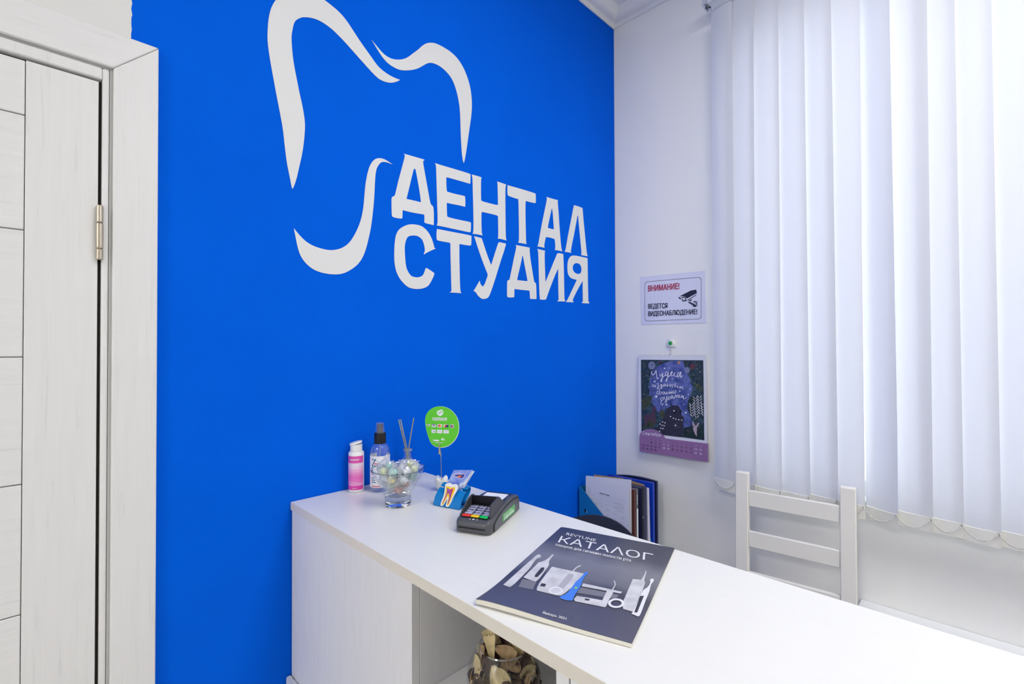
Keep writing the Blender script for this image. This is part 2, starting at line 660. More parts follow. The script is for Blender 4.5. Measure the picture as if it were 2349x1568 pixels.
# ceiling lamps of the room (above and behind the viewpoint)
lbl = {0: 'square ceiling light panel nearest the left wall', 1: 'square ceiling light panel above the reception counter', 2: 'square ceiling light panel beside the blind', 3: 'square ceiling light panel farthest from the blue wall'}
LF = mat('lamp_frame_white', srgb(235, 235, 235), .4)
LD = bpy.data.materials.new('lamp_diffuser')
LD.use_nodes = True
LD.node_tree.nodes['Principled BSDF'].inputs['Emission Color'].default_value = (1, .97, .93, 1)
LD.node_tree.nodes['Principled BSDF'].inputs['Emission Strength'].default_value = 3.0
for k, (lp, pw) in enumerate(LAMPS):
    r = thing('ceiling_light', lbl[k], 'ceiling light', (lp[0], lp[1], ZC - .0005), group='ceiling light panels')
    m = MB()
    for a in (-1, 1):
        m.box(-.3, .3, a * .285 - .015, a * .285 + .015, -.02, 0)
        m.box(a * .285 - .015, a * .285 + .015, -.27, .27, -.02, 0)
    m.build('lamp_frame', LF, r)
    MB().box(-.2695, .2695, -.2695, .2695, -.012, -.001).build('diffuser', LD, r)

# ---- outlines of painted and printed shapes, in metres on their own surfaces
LETTERS=[[[(-1.1028,2.0613),(-1.0987,2.0591),(-1.0987,2.0531),(-1.1052,2.0295),(-1.1209,1.9759),(-1.1309,1.9346),(-1.1336,1.9313),(-1.139,1.9291),(-1.1418,1.925),(-1.1425,1.9186),(-1.1417,1.8746),(-1.139,1.8712),(-1.1264,1.8704),(-1.1091,1.8718),(-1.1067,1.8741),(-1.1063,1.8972),(-1.0762,1.8962),(-1.0324,1.8989),(-1.0304,1.8968),(-1.0311,1.8759),(-1.0285,1.8738),(-1.0114,1.8736),(-0.997,1.8733),(-0.9962,1.9043),(-0.998,1.9276),(-1.0011,1.9312),(-1.0072,1.9334),(-1.0102,1.9395),(-1.0213,1.9899),(-1.0362,2.0547),(-1.0348,2.0588),(-1.0302,2.0627),(-1.0332,2.0639),(-1.0607,2.0626),(-1.095,2.0618)],[(-1.0932,1.9324),(-1.0866,1.9566),(-1.0694,2.0227),(-1.0675,2.0265),(-1.0636,2.0275),(-1.0613,2.0248),(-1.0501,1.9765),(-1.0427,1.9351),(-1.0437,1.9327),(-1.0608,1.9332),(-1.0857,1.9324)]],[[(-0.9922,2.0641),(-0.988,2.0592),(-0.9868,2.0339),(-0.9854,1.9831),(-0.9835,1.9323),(-0.9815,1.8806),(-0.9861,1.8742),(-0.9593,1.8752),(-0.9268,1.8747),(-0.8932,1.8752),(-0.8528,1.8749),(-0.8497,1.8781),(-0.8491,1.9072),(-0.8526,1.9093),(-0.8931,1.9078),(-0.942,1.9074),(-0.9463,1.9101),(-0.9474,1.931),(-0.9473,1.9522),(-0.931,1.9518),(-0.8976,1.9544),(-0.8735,1.9543),(-0.8723,1.9713),(-0.8741,1.988),(-0.878,1.9889),(-0.9154,1.9865),(-0.9451,1.9868),(-0.9479,1.99),(-0.9493,2.0105),(-0.9493,2.0305),(-0.9471,2.0319),(-0.9064,2.0328),(-0.8523,2.0337),(-0.8506,2.0486),(-0.851,2.0649),(-0.8533,2.0665),(-0.9152,2.0654),(-0.9801,2.0634)]],[[(-0.8463,2.066),(-0.842,2.06),(-0.8407,2.016),(-0.8387,1.9507),(-0.8375,1.8811),(-0.8422,1.8726),(-0.8249,1.8741),(-0.7985,1.8743),(-0.8029,1.8802),(-0.8039,1.9159),(-0.8034,1.9502),(-0.8005,1.9525),(-0.7689,1.9536),(-0.7317,1.9543),(-0.7275,1.9514),(-0.7267,1.9213),(-0.7261,1.88),(-0.7292,1.8752),(-0.7106,1.8759),(-0.6864,1.875),(-0.6912,1.8821),(-0.6914,1.9451),(-0.6926,2.0149),(-0.6916,2.0651),(-0.6872,2.0706),(-0.7098,2.0708),(-0.7312,2.0709),(-0.7289,2.065),(-0.7279,2.0246),(-0.7273,1.9919),(-0.7304,1.9892),(-0.7573,1.9883),(-0.8003,1.9876),(-0.8048,1.99),(-0.8058,2.024),(-0.805,2.0626),(-0.8023,2.0669),(-0.8133,2.0675)]],[[(-0.681,2.0697),(-0.6818,2.0525),(-0.6812,2.0359),(-0.6782,2.033),(-0.638,2.032),(-0.6278,2.033),(-0.6257,2.0257),(-0.625,1.9754),(-0.6237,1.9217),(-0.6239,1.8811),(-0.6286,1.8759),(-0.6078,1.8769),(-0.5846,1.8775),(-0.5872,1.8822),(-0.5886,1.9276),(-0.5901,1.9822),(-0.5898,2.0297),(-0.5872,2.0343),(-0.5643,2.0351),(-0.5383,2.0364),(-0.5341,2.0387),(-0.5329,2.0567),(-0.5345,2.0723),(-0.5394,2.0736),(-0.5829,2.0733),(-0.6301,2.0719),(-0.6781,2.0701)]],[[(-0.4723,2.0749),(-0.4693,2.0695),(-0.473,2.0525),(-0.4855,2.0139),(-0.5021,1.957),(-0.5158,1.9049),(-0.5199,1.8866),(-0.5253,1.8778),(-0.5053,1.8784),(-0.4842,1.8785),(-0.4872,1.8834),(-0.4849,1.8972),(-0.4766,1.921),(-0.4531,1.9224),(-0.4305,1.922),(-0.4249,1.9201),(-0.4221,1.9104),(-0.42,1.885),(-0.4251,1.8787),(-0.4021,1.8801),(-0.3787,1.8793),(-0.3845,1.8901),(-0.3907,1.9339),(-0.397,1.9886),(-0.4004,2.0344),(-0.4065,2.0721),(-0.4027,2.077),(-0.438,2.0749),(-0.4659,2.0748)],[(-0.4659,1.958),(-0.4625,1.9713),(-0.4539,1.9983),(-0.4454,2.0254),(-0.4425,2.0361),(-0.4391,2.0367),(-0.4355,2.0201),(-0.4323,1.9913),(-0.4288,1.9608),(-0.4303,1.9578),(-0.4472,1.9567)]],[[(-0.3006,2.0792),(-0.3044,2.0708),(-0.3172,2.0279),(-0.3298,1.9855),(-0.3454,1.9354),(-0.3563,1.8904),(-0.363,1.88),(-0.3398,1.8817),(-0.3199,1.8818),(-0.3245,1.8863),(-0.3181,1.913),(-0.3054,1.9494),(-0.2909,1.9981),(-0.2788,2.0401),(-0.2744,2.0409),(-0.2702,2.0096),(-0.2641,1.9717),(-0.2565,1.9202),(-0.2513,1.8877),(-0.2552,1.8817),(-0.2357,1.8819),(-0.2086,1.8826),(-0.2158,1.8905),(-0.2237,1.9408),(-0.233,1.9986),(-0.2408,2.0503),(-0.2438,2.0773),(-0.247,2.079),(-0.2728,2.0792)]],[[(-1.0821,1.8606),(-1.0946,1.8557),(-1.107,1.8482),(-1.1192,1.8385),(-1.1252,1.8284),(-1.1295,1.8172),(-1.1316,1.8018),(-1.1333,1.782),(-1.1338,1.7564),(-1.1321,1.7371),(-1.1279,1.7196),(-1.121,1.7068),(-1.1123,1.6948),(-1.1001,1.6846),(-1.0876,1.6765),(-1.0751,1.6742),(-1.0586,1.6735),(-1.0373,1.6769),(-1.0193,1.6848),(-1.0116,1.6942),(-1.0038,1.7061),(-0.9956,1.7222),(-0.995,1.7271),(-0.9979,1.7292),(-1.022,1.74),(-1.0258,1.7396),(-1.0277,1.737),(-1.0306,1.7272),(-1.0353,1.718),(-1.0419,1.7126),(-1.0531,1.7084),(-1.0641,1.708),(-1.0768,1.7095),(-1.0858,1.7181),(-1.0929,1.7296),(-1.0965,1.7429),(-1.0982,1.7656),(-1.0996,1.7868),(-1.0982,1.8023),(-1.0928,1.8185),(-1.0866,1.8249),(-1.0767,1.8288),(-1.0621,1.8311),(-1.0548,1.8308),(-1.0436,1.8271),(-1.0361,1.8196),(-1.0314,1.8061),(-1.0292,1.7969),(-1.0296,1.7882),(-1.0333,1.7818),(-1.0318,1.7796),(-1.0229,1.7859),(-1.0095,1.7934),(-0.989,1.8032),(-0.9943,1.8039),(-0.9962,1.8097),(-1.0007,1.8235),(-1.0094,1.8397),(-1.0209,1.8522),(-1.0323,1.8589),(-1.0417,1.8628),(-1.0547,1.8639),(-1.0694,1.8629)]],[[(-0.9849,1.8634),(-0.9869,1.8482),(-0.9863,1.8322),(-0.983,1.8286),(-0.962,1.8286),(-0.9364,1.8296),(-0.9333,1.8272),(-0.9329,1.7908),(-0.9318,1.7496),(-0.9295,1.6786),(-0.9357,1.6734),(-0.9127,1.6744),(-0.8896,1.6747),(-0.8945,1.6797),(-0.8965,1.7284),(-0.8979,1.7871),(-0.8977,1.8309),(-0.8778,1.8314),(-0.8512,1.8319),(-0.8479,1.835),(-0.8473,1.8644),(-0.8511,1.866),(-0.9079,1.865),(-0.9497,1.8643),(-0.9819,1.864)]],[[(-0.8355,1.8657),(-0.8315,1.8573),(-0.8131,1.8156),(-0.7923,1.7758),(-0.7775,1.7505),(-0.775,1.7444),(-0.7819,1.7294),(-0.7894,1.7128),(-0.7978,1.7039),(-0.8031,1.7061),(-0.8093,1.7126),(-0.8114,1.7171),(-0.8107,1.7219),(-0.8134,1.7208),(-0.8207,1.71),(-0.8388,1.6852),(-0.8331,1.6853),(-0.828,1.6821),(-0.8198,1.6719),(-0.8053,1.6635),(-0.7969,1.6621),(-0.78,1.6658),(-0.7724,1.6714),(-0.7649,1.6831),(-0.7517,1.7115),(-0.7361,1.7484),(-0.7157,1.7996),(-0.6997,1.8345),(-0.6899,1.8615),(-0.6915,1.8634),(-0.7087,1.8636),(-0.7233,1.8638),(-0.7263,1.8609),(-0.7424,1.8237),(-0.7601,1.7796),(-0.7709,1.7974),(-0.7857,1.8273),(-0.8004,1.8599),(-0.8035,1.8646),(-0.8212,1.8652)]],[[(-0.642,1.8656),(-0.6377,1.8617),(-0.6409,1.8477),(-0.6555,1.7987),(-0.6699,1.747),(-0.6735,1.7384),(-0.6817,1.7359),(-0.6845,1.7323),(-0.6846,1.7092),(-0.6854,1.681),(-0.6824,1.6771),(-0.6679,1.6768),(-0.6513,1.6785),(-0.6494,1.6811),(-0.6488,1.7085),(-0.6149,1.7083),(-0.5712,1.7093),(-0.5679,1.7035),(-0.5675,1.6828),(-0.565,1.6791),(-0.5326,1.6809),(-0.5312,1.6871),(-0.533,1.7362),(-0.5362,1.7403),(-0.5445,1.7439),(-0.5516,1.7729),(-0.5641,1.8238),(-0.5695,1.8613),(-0.5664,1.8669),(-0.6017,1.8666)],[(-0.6347,1.7413),(-0.6305,1.7578),(-0.6194,1.7895),(-0.6069,1.832),(-0.6039,1.8324),(-0.5983,1.8091),(-0.5872,1.7726),(-0.5798,1.744),(-0.5824,1.7424),(-0.6098,1.742)]],[[(-0.5266,1.8681),(-0.5203,1.8616),(-0.5188,1.8087),(-0.5168,1.7464),(-0.5143,1.6998),(-0.5125,1.6819),(-0.509,1.6801),(-0.4816,1.6817),(-0.4767,1.6844),(-0.4694,1.7),(-0.4495,1.7367),(-0.4217,1.7846),(-0.4043,1.8093),(-0.4042,1.7571),(-0.4032,1.7082),(-0.4016,1.6871),(-0.4098,1.6817),(-0.4073,1.6802),(-0.3632,1.6831),(-0.3613,1.6866),(-0.3658,1.6896),(-0.3677,1.7192),(-0.3683,1.777),(-0.3704,1.8346),(-0.3723,1.8691),(-0.3762,1.8706),(-0.4059,1.8695),(-0.4097,1.8665),(-0.4264,1.8391),(-0.4541,1.7924),(-0.4787,1.7516),(-0.4811,1.7482),(-0.4821,1.7814),(-0.4847,1.8286),(-0.4847,1.8634),(-0.4816,1.8678),(-0.509,1.8682)]],[[(-0.3161,1.8713),(-0.3271,1.866),(-0.3379,1.8553),(-0.3439,1.8429),(-0.3467,1.8225),(-0.3451,1.7993),(-0.3384,1.7884),(-0.3277,1.7811),(-0.3169,1.778),(-0.288,1.7766),(-0.2866,1.7741),(-0.3034,1.7497),(-0.3255,1.7209),(-0.3446,1.6927),(-0.3558,1.6836),(-0.354,1.6813),(-0.3095,1.683),(-0.3075,1.686),(-0.3149,1.6897),(-0.3065,1.7038),(-0.2813,1.7363),(-0.2456,1.7764),(-0.2451,1.7375),(-0.2443,1.6909),(-0.2527,1.6852),(-0.2507,1.6833),(-0.2012,1.6854),(-0.1991,1.6887),(-0.2071,1.6934),(-0.2088,1.758),(-0.2103,1.8279),(-0.2113,1.8733),(-0.2148,1.8755),(-0.249,1.8745),(-0.2802,1.8747),(-0.2996,1.8738)],[(-0.286,1.8453),(-0.2692,1.8444),(-0.2593,1.8396),(-0.2537,1.8299),(-0.2524,1.8197),(-0.2567,1.8089),(-0.2653,1.8025),(-0.2836,1.8005),(-0.3002,1.8042),(-0.3098,1.8116),(-0.3133,1.823),(-0.3096,1.8336),(-0.2985,1.8417)]]]
STROKES=[[(-1.4423,2.3461),(-1.4552,2.3283),(-1.4648,2.3042),(-1.4685,2.2865),(-1.4714,2.2661),(-1.4728,2.2307),(-1.4713,2.2108),(-1.466,2.1767),(-1.4607,2.1487),(-1.4547,2.1161),(-1.4516,2.1002),(-1.4485,2.0853),(-1.4424,2.0538),(-1.437,2.0267),(-1.4338,1.9939),(-1.4291,1.955),(-1.426,1.9365),(-1.4197,1.9089),(-1.4165,1.8894),(-1.4146,1.8874),(-1.4125,1.8903),(-1.4086,1.9019),(-1.4039,1.9185),(-1.3991,1.9435),(-1.3935,1.9681),(-1.3879,2.0027),(-1.385,2.0384),(-1.3847,2.0584),(-1.388,2.0805),(-1.3929,2.1053),(-1.397,2.1203),(-1.4011,2.1397),(-1.4059,2.1625),(-1.4132,2.1973),(-1.4164,2.227),(-1.418,2.2524),(-1.4172,2.2658),(-1.4144,2.2803),(-1.4133,2.2881),(-1.4102,2.297),(-1.4062,2.3044),(-1.3941,2.316),(-1.3868,2.3202),(-1.372,2.3263),(-1.3551,2.3297),(-1.3431,2.3292),(-1.3292,2.3272),(-1.3116,2.3217),(-1.288,2.3097),(-1.2563,2.29),(-1.2273,2.2716),(-1.1893,2.2485),(-1.1728,2.2456),(-1.1539,2.2474),(-1.1411,2.2518),(-1.1238,2.262),(-1.1139,2.2712),(-1.1325,2.2691),(-1.1561,2.2711),(-1.179,2.2778),(-1.1913,2.2857),(-1.2055,2.2992),(-1.2332,2.3219),(-1.2582,2.3466),(-1.2788,2.3671),(-1.2972,2.3775),(-1.3116,2.3826),(-1.3363,2.3891),(-1.3552,2.3913),(-1.377,2.3893),(-1.4015,2.3797),(-1.4253,2.3639)],[(-1.2032,2.3459),(-1.1888,2.336),(-1.1701,2.3237),(-1.1538,2.3197),(-1.1372,2.3206),(-1.1161,2.3278),(-1.0974,2.3392),(-1.0828,2.3526),(-1.0709,2.3666),(-1.0528,2.3847),(-1.0406,2.4012),(-1.0251,2.4164),(-1.0094,2.4261),(-0.9902,2.4329),(-0.9706,2.4341),(-0.9406,2.4338),(-0.9132,2.4279),(-0.8887,2.4133),(-0.8709,2.3927),(-0.8546,2.3625),(-0.8474,2.337),(-0.843,2.2988),(-0.8458,2.261),(-0.8532,2.2217),(-0.8606,2.1799),(-0.868,2.1357),(-0.876,2.0999),(-0.8789,2.0949),(-0.8818,2.0997),(-0.887,2.1246),(-0.8904,2.1708),(-0.892,2.2258),(-0.8944,2.2721),(-0.9048,2.3099),(-0.9152,2.3335),(-0.9272,2.3507),(-0.9509,2.3644),(-0.974,2.3696),(-0.9935,2.369),(-1.0095,2.365),(-1.0221,2.3571),(-1.0407,2.3395),(-1.0559,2.3267),(-1.0799,2.3124),(-1.1061,2.3012),(-1.1232,2.298),(-1.1483,2.3),(-1.1674,2.309),(-1.1861,2.3264)],[(-1.4113,1.7918),(-1.4051,1.7851),(-1.3927,1.7723),(-1.3801,1.7626),(-1.3651,1.7562),(-1.3477,1.7527),(-1.3321,1.7508),(-1.3163,1.7515),(-1.2978,1.7568),(-1.2814,1.7659),(-1.267,1.7798),(-1.2525,1.8028),(-1.2376,1.8365),(-1.2301,1.867),(-1.2264,1.8958),(-1.2238,1.9338),(-1.2188,1.9655),(-1.2124,1.9907),(-1.2046,2.0081),(-1.1942,2.0205),(-1.1837,2.0265),(-1.1704,2.0288),(-1.1569,2.0267),(-1.139,2.0205),(-1.1541,2.0218),(-1.1677,2.0206),(-1.1771,2.0156),(-1.1863,2.0023),(-1.1911,1.9891),(-1.1937,1.967),(-1.195,1.9358),(-1.1974,1.8972),(-1.202,1.8584),(-1.2059,1.8293),(-1.2149,1.7901),(-1.2238,1.7584),(-1.2351,1.736),(-1.2475,1.7206),(-1.2646,1.7072),(-1.2813,1.6969),(-1.2978,1.6916),(-1.3162,1.6899),(-1.3365,1.6904),(-1.3585,1.6945),(-1.3757,1.7043),(-1.3884,1.7167),(-1.3968,1.7304),(-1.402,1.7466),(-1.4061,1.767)]]
CAT={'brush_a': [[(0.0518,0.8154),(0.0519,0.5681),(0.0555,0.5007),(0.0532,0.4533),(0.0631,0.4357),(0.0845,0.435),(0.1031,0.463),(0.0895,0.4747),(0.0831,0.4907),(0.0918,0.5406),(0.0961,0.5649),(0.1069,0.5864),(0.1167,0.8078),(0.1048,0.8227)]],'irrig_a': [[(0.1265,0.7051),(0.1259,0.5412),(0.1221,0.5231),(0.1591,0.4899),(0.1617,0.3999),(0.1758,0.4019),(0.183,0.4879),(0.2133,0.5224),(0.2194,0.5704),(0.237,0.6821),(0.2302,0.718),(0.171,0.7117)]],'tank_a': [[(0.13,0.7209),(0.1563,0.7987),(0.2588,0.7927),(0.2364,0.7157),(0.1741,0.7161)]],'grip_a': [[(0.1866,0.666),(0.1799,0.5724),(0.1997,0.5652),(0.2159,0.5962),(0.2151,0.673),(0.1993,0.6787)]],'station_a': [[(0.2429,0.537),(0.42,0.5342),(0.504,0.5334),(0.5073,0.5839),(0.468,0.7769),(0.4494,0.7934),(0.2885,0.7922),(0.2603,0.7396)]],'handle_a': [[(0.3923,0.568),(0.4298,0.5662),(0.4445,0.6068),(0.4389,0.7273),(0.3977,0.7319),(0.3934,0.7126)]],'disp_a': [[(0.2791,0.722),(0.3124,0.7207),(0.3172,0.7455),(0.2842,0.7469)]],'nozz_a': [[(0.4038,0.54),(0.4016,0.4857),(0.4235,0.4525),(0.4324,0.462),(0.4127,0.4917),(0.413,0.5427)]],'blue': [[(0.4565,0.8053),(0.4703,0.7809),(0.4879,0.7499),(0.4821,0.6483),(0.4821,0.621),(0.4903,0.6014),(0.4937,0.5429),(0.4921,0.5176),(0.5093,0.5137),(0.5193,0.5337),(0.5108,0.5542),(0.5139,0.6039),(0.5361,0.6607),(0.5368,0.7616),(0.55,0.8045),(0.5186,0.8159),(0.4751,0.8129)]],'green': [[(0.5032,0.6936),(0.5053,0.6803),(0.5189,0.6827),(0.5219,0.695),(0.5148,0.7018)]],'lid_b': [[(0.5313,0.6304),(0.8029,0.6255),(0.8038,0.645),(0.5401,0.6614)]],'tank_b': [[(0.5377,0.6706),(0.7955,0.6579),(0.7933,0.7019),(0.5388,0.7265)]],'base_b': [[(0.5499,0.7857),(0.5543,0.7553),(0.6976,0.7414),(0.7505,0.7409),(0.7598,0.7917),(0.7285,0.7942),(0.5664,0.8032)]],'disp_b': [[(0.6133,0.7626),(0.642,0.7588),(0.645,0.7718),(0.6165,0.7756)]],'handle_b': [[(0.7103,0.649),(0.7423,0.6273),(0.7562,0.6524),(0.7549,0.7206),(0.762,0.7821),(0.7359,0.796),(0.7207,0.77)]],'nozz_b': [[(0.7334,0.6305),(0.7368,0.5719),(0.7109,0.5434),(0.7151,0.5364),(0.7441,0.5693),(0.7434,0.6299)]],'box_c': [[(0.8247,0.4799),(0.8966,0.465),(0.9183,0.4899),(0.9211,0.6024),(0.9289,0.7736),(0.8657,0.7707),(0.842,0.7259),(0.8408,0.6894)]],'tip_c': [[(0.8794,0.4657),(0.8833,0.4015),(0.8762,0.3566),(0.8865,0.3709),(0.893,0.4097),(0.8994,0.4695)]],'brush_c': [[(0.9234,0.7924),(0.9289,0.7736),(0.924,0.6112),(0.9212,0.5623),(0.9453,0.533),(0.946,0.469),(0.9339,0.4514),(0.9418,0.4318),(0.9585,0.4369),(0.9629,0.4683),(0.9519,0.4885),(0.9657,0.5563),(0.9668,0.6436),(0.977,0.7896),(0.9687,0.8008)]],'panel_c': [[(0.9239,0.6306),(0.9457,0.6179),(0.9532,0.7732),(0.937,0.7791)]],'ring_a': [[(0.4475,0.7395),(0.4511,0.7486),(0.4515,0.7582),(0.4488,0.7674),(0.4431,0.7758),(0.4348,0.7827),(0.4246,0.7878),(0.4129,0.7907),(0.4007,0.7912),(0.3888,0.7892),(0.3778,0.785),(0.3685,0.7787),(0.3616,0.7707),(0.3576,0.7616),(0.3568,0.7519),(0.3593,0.7425),(0.3649,0.7338),(0.3733,0.7265),(0.3839,0.7213),(0.3959,0.7183),(0.4085,0.718),(0.4207,0.7201),(0.4318,0.7247),(0.4409,0.7313)],[(0.4356,0.7438),(0.4378,0.7498),(0.4378,0.7561),(0.4356,0.7623),(0.4313,0.768),(0.4251,0.7729),(0.4176,0.7765),(0.4092,0.7786),(0.4005,0.7792),(0.3921,0.7782),(0.3844,0.7755),(0.3781,0.7715),(0.3735,0.7663),(0.3711,0.7604),(0.3709,0.754),(0.3731,0.7477),(0.3774,0.7419),(0.3836,0.7369),(0.3912,0.7332),(0.3998,0.731),(0.4087,0.7305),(0.4172,0.7317),(0.4249,0.7344),(0.4312,0.7386)]],'ring_b': [[(0.8544,0.7214),(0.8567,0.7323),(0.8558,0.7435),(0.8517,0.7542),(0.8447,0.7638),(0.8352,0.7716),(0.824,0.7772),(0.8117,0.7801),(0.7992,0.7803),(0.7872,0.7777),(0.7765,0.7723),(0.7679,0.7646),(0.7619,0.7551),(0.759,0.7443),(0.7595,0.7329),(0.7634,0.7219),(0.7704,0.7119),(0.78,0.7036),(0.7916,0.6978),(0.8044,0.6948),(0.8174,0.6948),(0.8297,0.6978),(0.8404,0.7035),(0.8488,0.7116)],[(0.8392,0.727),(0.8406,0.7337),(0.8398,0.7408),(0.8369,0.7476),(0.8321,0.7537),(0.8257,0.7588),(0.8181,0.7626),(0.8098,0.7646),(0.8014,0.7649),(0.7934,0.7634),(0.7864,0.7602),(0.7809,0.7555),(0.7771,0.7495),(0.7755,0.7428),(0.7761,0.7357),(0.7789,0.7288),(0.7837,0.7224),(0.7902,0.7172),(0.798,0.7134),(0.8065,0.7113),(0.815,0.711),(0.8231,0.7127),(0.8301,0.7161),(0.8356,0.7209)]]}
CATTEXT={'rev': [(0.1129,0.1117),(0.3878,0.1254),(0.1017,0.0756)],'kat': [(0.109,0.2342),(0.8908,0.2352),(0.0855,0.1404)],'sub': [(0.1141,0.2873),(0.7434,0.2939),(0.1083,0.263)],'jan': [(0.4463,0.9744),(0.5971,0.9699),(0.4396,0.9541)]}
